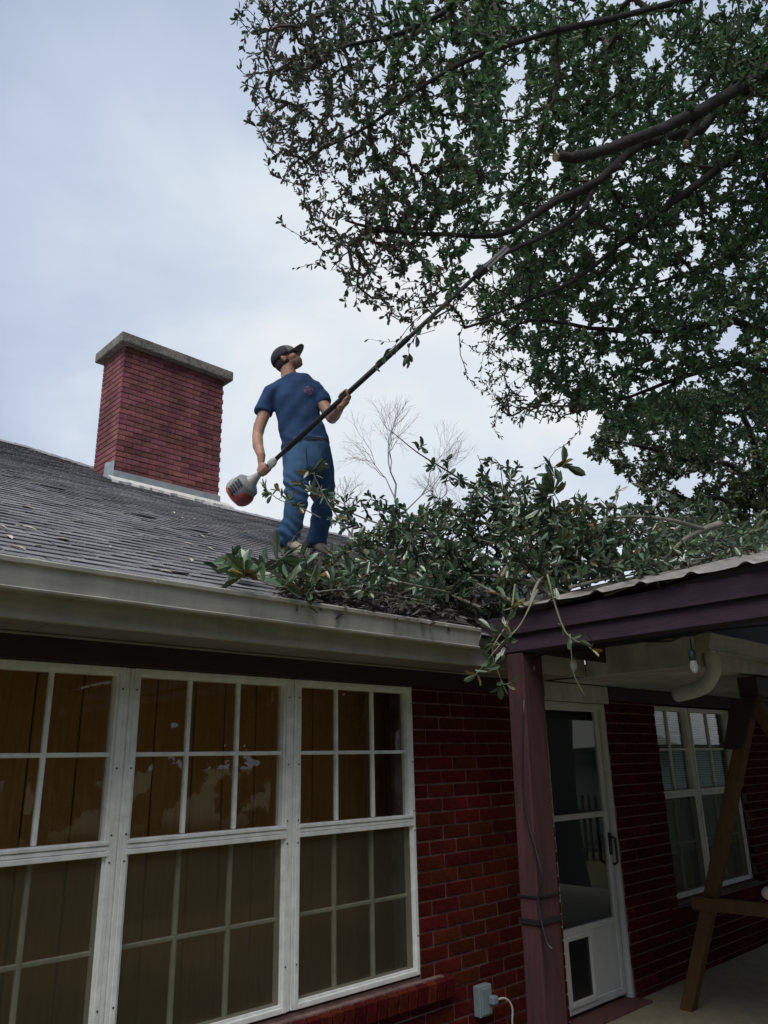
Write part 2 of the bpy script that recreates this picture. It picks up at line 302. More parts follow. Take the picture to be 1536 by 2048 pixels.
# --- windows
def frame_rect(x0, x1, z0, z1, w_, y0, y1):
    return MB().box((x0, y0, z0), (x0+w_, y1, z1)).box((x1-w_, y0, z0), (x1, y1, z1)).box((x0+w_, y0, z0), (x1-w_, y1, z0+w_)).box((x0+w_, y0, z1-w_), (x1-w_, y1, z1))
def window_unit(x0, x1, z0, z1, zm, ncol, label, yf=WY, blinds=False, screen=True, nrow=2, cols=None):
    """one double-hung unit: outer frame, meeting rail, sashes with panes and bars, insect screen below"""
    f = frame_rect(x0, x1, z0, z1, 0.026, yf-0.004, yf+0.07).build('window', m_white, house, bevel=0.003)
    tag(f, label)
    frame_rect(x0+0.026, x1-0.026, z0+0.026, z1-0.026, 0.012, yf+0.008, yf+0.066).build('frame_bead', m_white, f, bevel=0.002)
    rail = MB().box((x0+0.02, yf-0.010, zm-0.034), (x1-0.02, yf+0.05, zm-0.013)).box((x0+0.02, yf-0.004, zm-0.010), (x1-0.02, yf+0.05, zm+0.008)).box((x0+0.02, yf-0.010, zm+0.011), (x1-0.02, yf+0.05, zm+0.026)).box((x0+0.02, yf+0.004, zm-0.036), (x1-0.02, yf+0.05, zm+0.028))
    rail.build('meeting_rail', m_white, f, bevel=0.002)
    xs = cols or [x0+0.03+(x1-x0-0.06)*i/ncol for i in range(ncol+1)]
    for half, (a, b, yb, mm_) in enumerate(((zm+0.03, z1-0.03, yf+0.03, m_white), (z0+0.03, zm-0.036, yf+0.05, m_muntin_in))):
        zr = [a+(b-a)*i/nrow for i in range(nrow+1)]
        for i in range(ncol):
            for j in range(nrow):
                MB().box((xs[i]+0.004, yb+0.012, zr[j]+0.004), (xs[i+1]-0.004, yb+0.016, zr[j+1]-0.004)).build('pane', g_pane, f)
        for xx in xs[1:-1]: MB().box((xx-0.010, yb-0.004, a), (xx+0.010, yb+0.024, b)).build('muntin', mm_, f, bevel=0.004)
        for zz in zr[1:-1]: MB().box((xs[0], yb-0.001, zz-0.010), (xs[-1], yb+0.021, zz+0.010)).build('muntin', mm_, f, bevel=0.004)
    if screen:
        MB().box((x0+0.03, yf+0.016, z0+0.03), (x1-0.03, yf+0.018, zm-0.037)).build('insect_screen', g_screen, f)
    for zz in (z0+0.2, zm-0.06, zm+0.05, zm+0.33, z1-0.1):
        for xx in (x0+0.012, x1-0.012): MB().tube([(xx, yf-0.006, zz), (xx, yf+0.0, zz)], 0.0045, 8).build('screw', m_black, f)
    if blinds:
        bl = MB(); zz = zm-0.5
        while zz < z1-0.04:
            bl.prism([(x0+0.04, yf+0.075, zz), (x1-0.04, yf+0.075, zz), (x1-0.04, yf+0.095, zz+0.014), (x0+0.04, yf+0.095, zz+0.014)], (0, 0.001, -0.001)); zz += 0.021
        bl.build('blind_slats', mat('blind_cream', (0.50, 0.49, 0.40), 0.6, var=0.05), f, kind='stuff')
    return f
for x0, x1, lb in ((-0.27, 0.715, 'leftmost unit of the wide front window'), (0.74, 1.700, 'left unit of the wide front window beside the first mullion'), (1.745, 2.665, 'middle unit of the wide front window'), (2.71, 3.615, 'right unit of the wide front window beside the brick wall')):
    window_unit(x0, x1, 0.468, 2.072, 1.292, 3, lb)
for xm in (0.7275, 1.7225, 2.6875):
    MB().box((xm-0.022, WY-0.002, 0.47), (xm-0.003, WY+0.06, 2.07)).box((xm+0.003, WY-0.002, 0.47), (xm+0.022, WY+0.06, 2.07)).box((xm-0.01, WY+0.006, 0.47), (xm+0.01, WY+0.06, 2.07)).build('mullion', m_white, house, bevel=0.002)
for x0, x1, lb in ((6.765, 7.50, 'left half of the far window under the porch'), (7.53, 8.425, 'right half of the far window behind the timber stand')):
    window_unit(x0, x1, 0.462, 2.066, 1.30, 2, lb, yf=WY+0.06, blinds=True)
# --- frieze, soffit, fascia and gutter
MB().box((X0, WY-0.028, SOF-0.115), (5.03, WY-0.002, SOF-0.001)).build('frieze_board', m_frieze, house, bevel=0.003)
MB().box((DR[1]+0.03, WY-0.028, SOF-0.115), (X1, WY-0.002, SOF-0.001)).build('frieze_board', m_frieze, house, bevel=0.003)
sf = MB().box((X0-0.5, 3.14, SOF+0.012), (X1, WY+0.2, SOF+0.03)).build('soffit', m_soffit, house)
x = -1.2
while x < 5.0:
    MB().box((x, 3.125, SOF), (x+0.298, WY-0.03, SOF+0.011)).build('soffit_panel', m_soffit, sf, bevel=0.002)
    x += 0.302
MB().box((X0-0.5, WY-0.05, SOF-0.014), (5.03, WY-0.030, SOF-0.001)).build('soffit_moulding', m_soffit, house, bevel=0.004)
MB().box((X0-0.5, 3.105, SOF-0.012), (5.03, 3.135, 2.37)).build('fascia', m_trim, house, bevel=0.004)
gx1 = 3.72
def gutter(x0, x1, yb, zt, name='gutter', grow_=0, parent=None):
    # ogee profile with a rolled lip, wall thickness 3 mm
    prof = [(yb, zt-0.004), (yb, zt-0.113), (yb-0.078, zt-0.121), (yb-0.092, zt-0.119), (yb-0.095, zt-0.111), (yb-0.084, zt-0.105), (yb-0.097, zt-0.024), (yb-0.109, zt-0.019), (yb-0.111, zt-0.003), (yb-0.106, zt+0.003), (yb-0.094, zt+0.002), (yb-0.092, zt-0.020), (yb-0.080, zt-0.108), (yb-0.004, zt-0.106), (yb-0.004, zt-0.004)]
    if grow_: prof = [(yb-0.05+(a-yb+0.05)*grow_, zt-0.058+(b-zt+0.058)*grow_) for a, b in prof]
    return MB().prism([(x0, a, b) for a, b in prof], (x1-x0, 0, 0)).build(name, m_trim, parent or house)
gt = gutter(X0-0.5, gx1, 3.102, 2.388)
for xx in (1.02, 3.16): gutter(xx, xx+0.05, 3.102, 2.388, 'gutter_joint', 1.022, gt)
for xx in (0.75, 1.55, 2.4, 3.4): MB().tube([(xx, 2.985, 2.372), (xx, 2.995, 2.372)], 0.006, 8).build('gutter_nail', m_trim, gt)
MB().prism([(gx1, 3.102, 2.384), (gx1, 3.102, 2.266), (gx1, 3.036, 2.266), (gx1, 3.0, 2.34), (gx1, 2.994, 2.386)], (0.004, 0, 0)).build('gutter_end_cap', m_trim, gt)
# --- deeper eave over the porch: soffit, fascia and its gutter and downspout
YC, XC = 2.28, 5.03
ps = MB().box((XC+0.02, YC+0.02, SOF+0.012), (X1, 3.12, SOF+0.03)).build('porch_soffit', m_porchwhite, house)
x = XC+0.022
while x < X1-0.3:
    MB().box((x, YC+0.022, SOF), (x+0.296, WY-0.03, SOF+0.011)).build('soffit_panel', m_porchwhite, ps, bevel=0.002); x += 0.30
MB().box((XC, YC, SOF-0.012), (XC+0.02, 3.104, 2.375)).build('fascia', m_porchwhite, house, bevel=0.004)
MB().box((XC+0.021, YC, SOF-0.012), (X1, YC+0.02, 2.375)).build('fascia', m_trim, house, bevel=0.004)
gp = gutter(XC+0.03, X1, YC-0.002, 2.384)
MB().prism([(XC+0.026, YC-0.002, 2.38), (XC+0.026, YC-0.002, 2.262), (XC+0.026, YC-0.066, 2.262), (XC+0.026, YC-0.104, 2.336), (XC+0.026, YC-0.11, 2.384)], (0.004, 0, 0)).build('gutter_end_cap', m_trim, gp)
MB().box((XC-0.01, YC-0.02, 2.376), (X1, 3.3, 2.392)).build('porch_roof_deck', m_under, house)
MB().box((DR[0]-0.01, WY-0.012, 2.045), (DR[1]+0.03, WY-0.002, SOF-0.004)).build('door_header', m_porchwhite, house, bevel=0.003)
ds = MB()
ds.tube(spline([(5.16, YC-0.05, 2.27), (5.16, YC-0.05, 2.15), (5.17, YC+0.03, 2.06), (5.19, YC+0.16, 2.03), (5.22, YC+0.26, 2.02)], 16), 0.050, 12, rad2=0.038)
ds.build('downspout_elbow', m_porchwhite, house, smooth=True)
# --- shingle roof
top_l = on_roof(0, 882); top_m = on_roof(70, 905); rr = on_roof(520, 1034)
YR1 = float(top_l[1]); XH = float(top_m[0]); YR2 = float(rr[1])
def ytop(x):
    return YR1 if x < XH else max(YR2, YR1-(x-XH))
deck = MB(); pts = [(-4, 3.05), (10.6, 3.05), (10.6, YR2), (XH+YR1-YR2, YR2), (XH, YR1), (-4, YR1)]
deck.prism([(x, y, roofz(y)-0.06) for x, y in pts], (0, 0, 0.05))
zb = roofz(YR2); z1 = roofz(YR1)
deck.add([(-4, YR1, z1-0.012), (XH, YR1, z1-0.012), (XH+YR1-YR2, YR2, zb-0.012), (10.6, YR2, zb-0.012), (10.6, YR2+4.5, zb-4.5*PITCH), (XH+YR1-YR2, YR2+4.5, zb-4.5*PITCH), (XH, 2*YR2+4.5-YR1+2*(YR1-YR2), zb-4.5*PITCH), (-4, YR1+5.6, z1-5.6*PITCH)], [(0, 1, 6, 7), (1, 2, 5, 6), (2, 3, 4, 5)])
roof = deck.build('roof', m_under, house)
EX = 0.092; TW = 0.27; s_, c_ = math.sin(math.atan(PITCH)), math.cos(math.atan(PITCH))
tabs = []
k = 0; y = 3.045
while y < YR1:
    off = (k*0.37 % 1)*TW
    x = -0.9+off
    while x < 6.2:
        if y+EX*c_*0.7 < ytop(x+TW/2): tabs.append((x, y, k))
        x += TW
    y += EX*c_; k += 1
P = proj(A([(x+TW/2, y, roofz(y)) for x, y, k in tabs])); vis = (P[:, 0] > -30) & (P[:, 0] < 900) & (P[:, 1] > 800)
order = [i for i in np.argsort(P[:, 2]) if vis[i]]; keep = set(order[:300])
tm = bpy.data.meshes.new('shingle'); tl = EX*1.25
tv = []
for zz, th in ((0.0, 0.0), (0.0, 1.0)):
    for (a, b) in ((0.006, 0), (TW-0.006, 0), (TW-0.003, tl), (0.003, tl)):
        h = 0.009*(1-b/tl)+0.003+(0.006 if th else 0.0)
        tv.append((a, b*c_-h*s_, b*s_+h*c_))
tf = [(0,3,2,1),(4,5,6,7),(0,1,5,4),(1,2,6,5),(2,3,7,6),(3,0,4,7)]
tm.from_pydata(tv, [], tf); tm.materials.append(m_shingle); tv = A(tv)
tcopies = [tm]
for q in range(5):
    t2 = tm.copy(); tcopies.append(t2)
    for i, v_ in enumerate(t2.vertices):
        if i in (0, 1, 4, 5): v_.co.z += random.uniform(-0.001, 0.002)+(0.007 if q == 4 and i in (1, 5) else 0); v_.co.y += random.uniform(-0.006, 0.006)
rest = MB()
for i, (x, y, k) in enumerate(tabs):
    base = A([x+random.uniform(-.004, .004), y, roofz(y)-0.010])
    if i in keep:
        o = bpy.data.objects.new('shingle', tcopies[min(5, int(random.random()**0.8*5.08))]); link(o, roof, base)
    else:
        q = tv+base; dz = random.uniform(-.001, .0015); q[[0, 1, 4, 5], 2] += dz; rest.add(q, tf)
rest.build('shingle_courses', mat('shingle_far', (0.26, 0.255, 0.27), 0.95, var=0.3, scale=120, island=0.22, big=((0.9, 1.5, 1), 0.3), bump=0.5, bscale=260, spec=0.3, detail=6), roof, kind='stuff')
# ridge and hip caps
rc = MB()
def capline(p, q):
    p, q = A(p), A(q); n_ = max(1, int(np.linalg.norm(q-p)/0.16)); d = unit(q-p); sd_ = unit(np.cross(d, (0, 0, 1)))
    for i in range(n_):
        a = p+(q-p)*i/n_; b = p+(q-p)*(i+1.2)/n_; up = A([0, 0, 0.018]); lo = A([0, 0, -0.05])
        rc.add([a+sd_*0.13+lo, a+up+A([0, 0, .008]), a-sd_*0.13+lo, b+sd_*0.13+lo, b+up, b-sd_*0.13+lo], [(0, 1, 4, 3), (1, 2, 5, 4), (0, 2, 1)])
capline((-4, YR1, z1), (XH+.05, YR1, z1)); capline((XH, YR1, z1), (XH+YR1-YR2, YR2, zb)); capline((XH+YR1-YR2, YR2, zb), (10.6, YR2, zb))
rc.build('ridge_caps', m_shingle, roof, kind='stuff')
# --- chimney
CF = on_roof(226, 962); FR = onY(437, 1012, CF[1]); cx0, cx1, cy0 = float(CF[0]), float(FR[0]), float(CF[1])
tl_ = onY(247, 662, cy0-0.07); ctop = float(tl_[2]); cdep = 0.50
cy1 = cy0+cdep; cz0 = roofz(cy0)-0.25; czb = ctop-0.115
ch = MB().box((cx0+0.008, cy0+0.008, cz0), (cx1-0.008, cy1-0.008, czb)).build('chimney', m_mortar_d, house)
NB = 26; h_ = (czb-roofz(cy0)+0.02)/NB*1.0; bh = h_*0.86; items = []
zz = czb-h_*1.02; r_ = 0; blen = 0.178; bj = 0.007
while zz > cz0+0.1:
    zc_ = zz+h_/2
    off = (0, blen/2+0.003)[r_ % 2]
    x = cx0-off
    while x < cx1-0.01:
        a, b = max(x, cx0), min(x+blen, cx1)
        if b-a > 0.02: items.append((A([(a+b)/2, cy0+0.04, zc_]), (b-a)/blen, 1.0, 0.0))
        x += blen+bj
    y = cy0+0.085+(0.0 if r_ % 2 else -blen/2+0.003)
    while y < cy1-0.01:
        a, b = max(y, cy0+0.082), min(y+blen, cy1)
        if b-a > 0.02: items.append((A([cx0+0.04, (a+b)/2, zc_]), (b-a)/blen, 1.0, math.pi/2)); items.append((A([cx1-0.04, (a+b)/2, zc_]), (b-a)/blen, 1.0, math.pi/2))
        y += blen+bj
    zz -= h_; r_ += 1
me_c = brick_mesh('chimney_brick', blen, 0.08, bh, m_chbrick, 0.0025)
items = [i for i in items if i[0][2] > roofz(i[0][1])-0.1]
left = [i for i in items if not (i[3] and i[0][0] > cx0+0.2)]; right = [i for i in items if i[3] and i[0][0] > cx0+0.2]
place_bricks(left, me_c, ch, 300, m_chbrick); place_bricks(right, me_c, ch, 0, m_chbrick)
cap = MB().box((cx0-0.075, cy0-0.075, czb), (cx1+0.075, cy1+0.075, ctop)).build('chimney_cap', m_conc, ch, bevel=0.012, seg=2)
tag(cap, 'rough lichen spotted concrete chimney cap')
fz = roofz(cy0)
fm = MB().box((cx0-0.012, cy0-0.013, fz-0.05), (cx1+0.012, cy0-0.006, fz+0.115)); fm.prism([(cx0-0.013, cy0-0.012, fz-0.05), (cx0-0.013, cy0-0.012, fz+0.115+0.10), (cx0-0.013, cy0+0.20, fz+0.115+0.13), (cx0-0.013, cy0+0.22, fz+0.05)], (0.006, 0, 0))
fm.build('flashing', m_flash, ch, bevel=0.002)
tr = MB(); xs = np.linspace(cx0-0.06, cx1+0.12, 26)
for i in range(len(xs)-1):
    w0, w1_ = (0.10+0.03*math.sin(i*1.3)+0.02*math.sin(i*2.9), 0.10+0.03*math.sin((i+1)*1.3)+0.02*math.sin((i+1)*2.9))
    def q_(x, d, h): return (x, cy0-0.008-d, fz-d*PITCH+h)
    tr.add([q_(xs[i], 0, 0.05), q_(xs[i+1], 0, 0.05), q_(xs[i+1], w1_, 0.03), q_(xs[i], w0, 0.03), q_(xs[i+1], w1_, -0.0), q_(xs[i], w0, -0.0)], [(0, 3, 2, 1), (3, 5, 4, 2)])
tr.build('sealant_strip', m_tar, ch)
# --- storm door
yd = WY+0.055
dx0, dx1, dz0, dz1 = 5.085, 5.885, -0.06, 2.035
jb = frame_rect(DR[0]-0.005, DR[1]+0.005, DR[2], 2.045, 0.034, WY+0.02, WY+0.12).build('door_frame', m_door, house, bevel=0.004)
door = frame_rect(dx0, dx1, dz0, dz1, 0.052, yd, yd+0.035).build('door', m_door, house, bevel=0.004)
tag(door, 'white storm door with glass panes and a pet flap')
MB().box((dx0+0.05, yd-0.004, 1.182), (dx1-0.05, yd+0.034, 1.222)).build('door_rail', m_door, door, bevel=0.004)
MB().box((dx0+0.05, yd-0.003, 0.425), (dx1-0.05, yd+0.034, 0.465)).build('door_rail', m_door, door, bevel=0.004)
MB().box((dx0+0.05, yd+0.014, 1.222), (dx1-0.05, yd+0.018, dz1-0.05)).build('pane', g_pane, door)
MB().box((dx0+0.05, yd+0.014, 0.465), (dx1-0.05, yd+0.018, 1.182)).build('pane', g_pane, door)
MB().box((dx0+0.40, yd+0.006, dz0+0.05), (dx1-0.05, yd+0.028, 0.425)).build('kick_panel', m_door, door, bevel=0.002)
frame_rect(dx0+0.05, dx0+0.40, dz0+0.04, 0.425, 0.035, yd-0.012, yd+0.03).build('pet_door_frame', m_door, door, bevel=0.004)
MB().box((dx0+0.085, yd+0.008, dz0+0.07), (dx0+0.365, yd+0.016, 0.395)).build('pet_flap', mat('flap_smoke', (0.012, 0.012, 0.016), 0.25), door)
hd = MB().box((dx1-0.045, yd-0.012, 0.90), (dx1-0.012, yd, 1.06)).tube([(dx1-0.03, yd-0.01, 1.03), (dx1-0.03, yd-0.055, 1.02), (dx1-0.03, yd-0.055, 0.85), (dx1-0.03, yd-0.02, 0.83)], 0.011, 8)
hd.build('door_handle', m_black, door, bevel=0.003)
MB().box((dx0+0.0, WY+0.13, -0.1), (dx1, WY+0.17, 2.04)).build('inner_door', mat('inner_door_dark', (0.02, 0.022, 0.026), 0.5), house)
MB().box((DR[0]-0.02, WY-0.12, -0.13), (DR[1]+0.02, WY+0.1, -0.085)).build('door_step', mat('step_brick', (0.13, 0.055, 0.05), 0.8, var=0.3, scale=18), house, bevel=0.006)
# ================================================================== porch: post, beam and corrugated metal roof
BX = 3.9
porch = thing('timber_porch', (BX, 2.8, -0.1), 'maroon painted timber porch with rusty corrugated metal roof against the house', 'porch')
bz0, bz1 = 2.245, 2.468
MB().box((BX, -2.0, bz0), (BX+0.09, 3.19, bz1)).build('beam', m_beam, porch, bevel=0.006)
MB().box((BX-0.025, -2.0, bz0+0.105), (BX-0.002, 3.06, bz1-0.002)).build('edge_board', m_beam, porch, bevel=0.004)
pt = [onX(1012, 1312, BX+0.005), onX(1045, 1312, BX+0.005)]
py0, py1 = float(pt[1][1]), float(pt[0][1])
pb = MB(); lean = A([-0.075, -0.02, 0]); w_ = 0.205
lo = [(BX+0.004, py0, -0.1), (BX+0.004+w_, py0, -0.1), (BX+0.004+w_, py1, -0.1), (BX+0.004, py1, -0.1)]
pb.add([A(p)+lean for p in lo]+[A([p[0], p[1], bz0-0.003]) for p in lo], [(0,3,2,1),(4,5,6,7),(0,1,5,4),(1,2,6,5),(2,3,7,6),(3,0,4,7)])
post = pb.build('post', m_maroon, porch, bevel=0.008)
m_metal = mat('roof_sheet_rusty', (0.20, 0.18, 0.16), 0.6, col2=(0.36, 0.34, 0.32), scale=6, stretch=(1, 4, 4), metal=0.35, bump=0.1, detail=7)
SL = 0.262; ZE = 2.505; XE = BX-0.07
def sheet(y0, y1):
    sm = MB(); ys = []; 
    n_ = int(round((y1-y0)/0.0115))
    prof = []
    for i in range(n_+1):
        y = y0+(y1-y0)*i/n_; ph = ((y+0.10) % 0.277)/0.277
        hh = 0.019*max(0, math.cos((ph-0.5)*2*math.pi*1.9)) if abs(ph-0.5) < 0.14 else 0.0
        prof.append((y, hh+0.0015*math.sin(y*31)))
    for xx in (XE, XE+0.05, BX+0.5, 6.0, 8.6):
        for y, hh in prof: sm.v.append(A([[xx+0.006*math.sin(y*9), y, ZE+(xx-XE)*SL+hh-(0.006 if xx == XE else 0)]])); sm.n += 1
    m_ = len(prof); sm.f = [(i*m_+j, (i+1)*m_+j, (i+1)*m_+j+1, i*m_+j+1) for i in range(4) for j in range(m_-1)]
    o = sm.build('roof_sheet', m_metal, porch, smooth=True); so_ = o.modifiers.new('thick', 'SOLIDIFY'); so_.thickness = 0.0022; return o
for y0 in (-2.1, -1.27, -0.44, 0.39, 1.22, 2.05): sheet(y0+0.004, y0+0.85)
for yy in (-1.5, -0.6, 0.3, 1.2, 2.1, 2.95): MB().bar((BX+0.09, yy, bz1-0.03), (8.5, yy, bz1-0.04+(8.5-BX)*SL), 0.04, 0.09).build('rafter', m_frieze, porch, bevel=0.003)
for xx in (4.9, 6.3, 7.8): MB().box((xx, -2.0, ZE+(xx-XE)*SL-0.05), (xx+0.06, 3.0, ZE+(xx-XE)*SL-0.012)).build('purlin', m_frieze, porch)
MB().box((8.4, -2.0, 3.3), (8.5, 3.0, 3.5)).build('beam', m_frieze, porch, bevel=0.006)
for yy in (-1.9, 2.0): MB().box((8.38, yy, -0.1), (8.5, yy+0.12, 3.3)).build('post', m_frieze, porch, bevel=0.006)
MB().prism([(BX+0.1, 2.93, bz0+0.02), (8.38, 2.93, bz0+0.02), (8.38, 2.93, ZE+(8.38-XE)*SL-0.03), (BX+0.1, 2.93, ZE+0.02)], (0, 0.02, 0)).build('sky_gap_infill', m_frieze, porch)  # infill added to close the sky gap and keep the underside dark
# ================================================================== foliage tools
def leaf_verts(P, D, NV, Ln, Wd, fold=0.35, curl=0.18):
    """8-vertex leaves folded along the midrib; arrays of base points, directions, upward hints, lengths, widths"""
    D = D/np.linalg.norm(D, axis=1, keepdims=True); Sd = np.cross(D, NV); Sd /= np.linalg.norm(Sd, axis=1, keepdims=True)+1e-9; U = np.cross(Sd, D)
    Ln = Ln[:, None]; Wd = Wd[:, None]
    B = P; T = P+D*Ln-U*Ln*curl
    def side(s, t, wf): return P+D*Ln*t+Sd*s*Wd*0.5*wf+U*(Wd*0.5*wf*fold-Ln*curl*t*t)
    V = np.stack([B, side(1, 0.24, 0.58), side(1, 0.58, 1.0), side(1, 0.86, 0.72), T, side(-1, 0.86, 0.72), side(-1, 0.58, 1.0), side(-1, 0.24, 0.58)], 1)
    return V
LF = [(0, 1, 2, 3, 4), (0, 4, 5, 6, 7)]
def leaf_mesh(name, V, m):
    n_ = len(V); me = bpy.data.meshes.new(name); me.vertices.add(n_*8); me.vertices.foreach_set('co', V.reshape(-1).astype(np.float32))
    idx = (np.arange(n_)[:, None, None]*8+A(LF)[None]).reshape(-1)
    me.loops.add(n_*10); me.loops.foreach_set('vertex_index', idx.astype(np.int32)); me.polygons.add(n_*2)
    me.polygons.foreach_set('loop_start', (np.arange(n_*2)*5).astype(np.int32)); me.update(calc_edges=True); me.materials.append(m); return me
def leaf_obj(name, V, m, parent, kind='stuff'):
    o = bpy.data.objects.new(name, leaf_mesh(name, V, m)); link(o, parent); return tag(o, kind=kind)
m_leaf = mat('leaf_green', (0.065, 0.145, 0.065), 0.34, col2=(0.125, 0.205, 0.080), scale=1.6, island=0.5, trans=0.38, spec=0.7)
m_leaf_edge = mat('leaf_edge_backlit', (0.060, 0.095, 0.055), 0.40, col2=(0.10, 0.125, 0.07), scale=1.6, island=0.4, trans=0.25, spec=0.5, alt=((0.13, 0.07, 0.045), 0.12))  # greyer, darker leaf copy; backlit silhouette tone put into the colour
m_leaf_far = mat('leaf_far', (0.06, 0.105, 0.05), 0.45, col2=(0.11, 0.145, 0.065), scale=1.0, island=0.4, trans=0.2)
m_leaf_cut = mat('leaf_cut', (0.065, 0.125, 0.070), 0.28, col2=(0.12, 0.185, 0.095), scale=2.2, island=0.5, trans=0.15, spec=1.0, alt=((0.16, 0.11, 0.045), 0.10))
m_leaf_one = mat('leaf_single', (0.055, 0.105, 0.055), 0.27, col2=(0.10, 0.15, 0.065), scale=3.2, rnd=0.45, trans=0.15, spec=0.8, alt=((0.24, 0.17, 0.035), 0.14))
m_bark = mat('bark_dark', (0.016, 0.014, 0.014), 0.95, col2=(0.045, 0.038, 0.034), scale=14, stretch=(1, 1, 1), bump=0.6, bscale=30)
m_bark_cut = mat('bark_grey_green', (0.13, 0.13, 0.10), 0.85, col2=(0.24, 0.23, 0.19), scale=12, bump=0.4, bscale=40)
m_twig = mat('twig_brown', (0.075, 0.05, 0.04), 0.8, var=0.3, scale=9)
m_twig_green = mat('twig_green', (0.20, 0.21, 0.11), 0.7, var=0.25, scale=9)
m_cutwood = mat('cut_wood', (0.36, 0.26, 0.14), 0.85, var=0.3, scale=60, bump=0.3)
m_litter = mat('dead_leaves', (0.065, 0.056, 0.055), 0.8, col2=(0.15, 0.135, 0.125), scale=3, island=0.5)
def inpoly(p, poly):
    x, y = p[:, 0], p[:, 1]; c = np.zeros(len(p), bool); q = A(poly, float)
    for i in range(len(q)):
        a, b = q[i], q[i-1]
        t = ((a[1] > y) != (b[1] > y)); xi = (b[0]-a[0])*(y-a[1])/(b[1]-a[1]+1e-9)+a[0]; c ^= t & (x < xi)
    return c
def cloud(poly, n_, d0, d1, hole=0.0, hs=1.3, seed=0, skew=None):
    """n points spread through the part of a crown that fills this outline between two distances"""
    q = A(poly, float); lo, hi = q.min(0), q.max(0); out_ = []
    while len(out_) < n_:
        p = RNG.uniform(lo, hi, (4000, 2)); p = p[inpoly(p, poly)]; d = (RNG.uniform(d0**3, d1**3, len(p)))**(1/3)
        for (u, v), dd in zip(p, d):
            P_ = at(u, v, dd)
            if hole and mnoise.noise(Vector(P_*hs)+Vector((seed, 0, 0))) < hole-0.5: continue
            out_.append(P_)
            if len(out_) >= n_: break
    return A(out_)
def grow(limbs, pts, step=0.11, jit=0.35, k_r=0.0016, pw=0.45, droop=0.0):
    """join every point to the nearest wood already grown; returns paths of node indices, node positions and radii"""
    pos = np.zeros((400000, 3)); par = np.full(400000, -1, int); n_ = 0; seed_nodes = 0
    for l in limbs:
        for i, p in enumerate(l):
            pos[n_] = p; par[n_] = n_-1 if i else -1; n_ += 1
    seed_nodes = n_
    d = np.min(np.linalg.norm(pts[:, None]-pos[None, :n_:3], axis=2), axis=1); paths = []
    for p in pts[np.argsort(d)]:
        dd = np.sum((pos[:n_]-p)**2, 1); j = int(np.argmin(dd)); ln = math.sqrt(dd[j])
        if ln < 0.02: continue
        k = max(2, int(ln/step)); a = pos[j].copy(); path = [j]; side = unit(RNG.normal(size=3))*ln*jit*0.5
        for i in range(1, k+1):
            t = i/k; q = a+(p-a)*t+side*math.sin(t*math.pi)*0.6+RNG.normal(size=3)*step*0.13*(i < k); q[2] -= droop*ln*math.sin(t*math.pi)
            pos[n_] = q; par[n_] = path[-1]; path.append(n_); n_ += 1
        paths.append(path)
    cnt = np.ones(n_)
    for i in range(n_-1, -1, -1):
        if par[i] >= 0: cnt[par[i]] += cnt[i]
    return paths, pos[:n_], k_r*cnt**pw, seed_nodes
def wood(paths, pos, rad, rmax, k=5):
    m_ = MB()
    for p in paths: m_.tube(pos[p], np.minimum(np.minimum(rad[p], rmax), rad[p[1]]*1.15), k, cap=False)
    return m_
def leaves_on(paths, pos, per, ln, wr, spread=0.9, frm=0.25, up=0.5):
    P_, D_ = [], []
    for p in paths:
        q = pos[p]; n_ = per if np.isscalar(per) else RNG.integers(per[0], per[1]+1)
        tg = unit(q[-1]-q[0])
        t = np.sort(frm+(1-frm)*RNG.uniform(0, 1, n_)**0.75); t[-1:] = 1.0
        i = t*(len(q)-1); a = np.floor(i).astype(int); a = np.minimum(a, len(q)-2); f_ = (i-a)[:, None]
        P_.append(q[a]*(1-f_)+q[a+1]*f_); r = RNG.normal(size=(n_, 3)); r /= np.linalg.norm(r, axis=1, keepdims=True); D_.append(tg*0.75+r*spread)
    P_ = np.vstack(P_); D_ = np.vstack(D_); n_ = len(P_)
    NV = RNG.normal(size=(n_, 3))*0.7+A([0, 0, up]); Ln = RNG.uniform(ln[0], ln[1], n_); return leaf_verts(P_, D_, NV, Ln, Ln*RNG.uniform(wr*0.8, wr*1.2, n_))
# ================================================================== the oak that overhangs the roof
oak = thing('oak_tree', (10.9, -0.4, -0.3), 'big evergreen oak spreading dark leafy limbs over the roof from the right', 'tree')
TR = [A([10.9, -0.4, -0.35]), A([10.8, -0.3, 1.2]), A([10.75, -0.1, 3.0]), A([10.6, 0.15, 4.6]), A([10.3, 0.5, 6.6]), A([9.8, 1.0, 8.8])]
trunk = spline(TR, 30)
MB().tube(trunk, np.linspace(0.36, 0.15, len(trunk))+0.12*np.exp(-np.linspace(0, 8, len(trunk))), 14).build('trunk', m_bark, oak, smooth=True)
def limb(px, join): return spline([join]+[at(*p) for p in px], 30)
J = lambda t: trunk[int(t*(len(trunk)-1))]
L1 = limb([(1700, 60, 7.6), (1536, 140, 6.9), (1450, 192, 6.6), (1350, 246, 6.35), (1250, 285, 6.15), (1170, 312, 6.0), (1112, 314, 5.9)], J(0.62))
L2 = limb([(1600, 200, 7.4), (1400, 262, 6.8), (1279, 290, 6.5), (1195, 364, 6.3), (1111, 402, 6.15), (1055, 441, 6.05), (992, 473, 5.95), (900, 470, 5.9), (810, 466, 5.85), (740, 455, 5.8), (690, 440, 5.75)], J(0.60))
L2b = limb([(1195, 364, 6.3), (1160, 425, 6.2), (1090, 470, 6.1), (1041, 492, 6.0), (985, 520, 5.92), (955, 545, 5.88)], A(at(1240, 330, 6.4)))
L3 = limb([(1640, 230, 8.0), (1536, 270, 7.6), (1391, 371, 7.2), (1300, 440, 7.0), (1230, 497, 6.9), (1150, 560, 6.7), (1060, 600, 6.5), (960, 640, 6.3)], J(0.58))
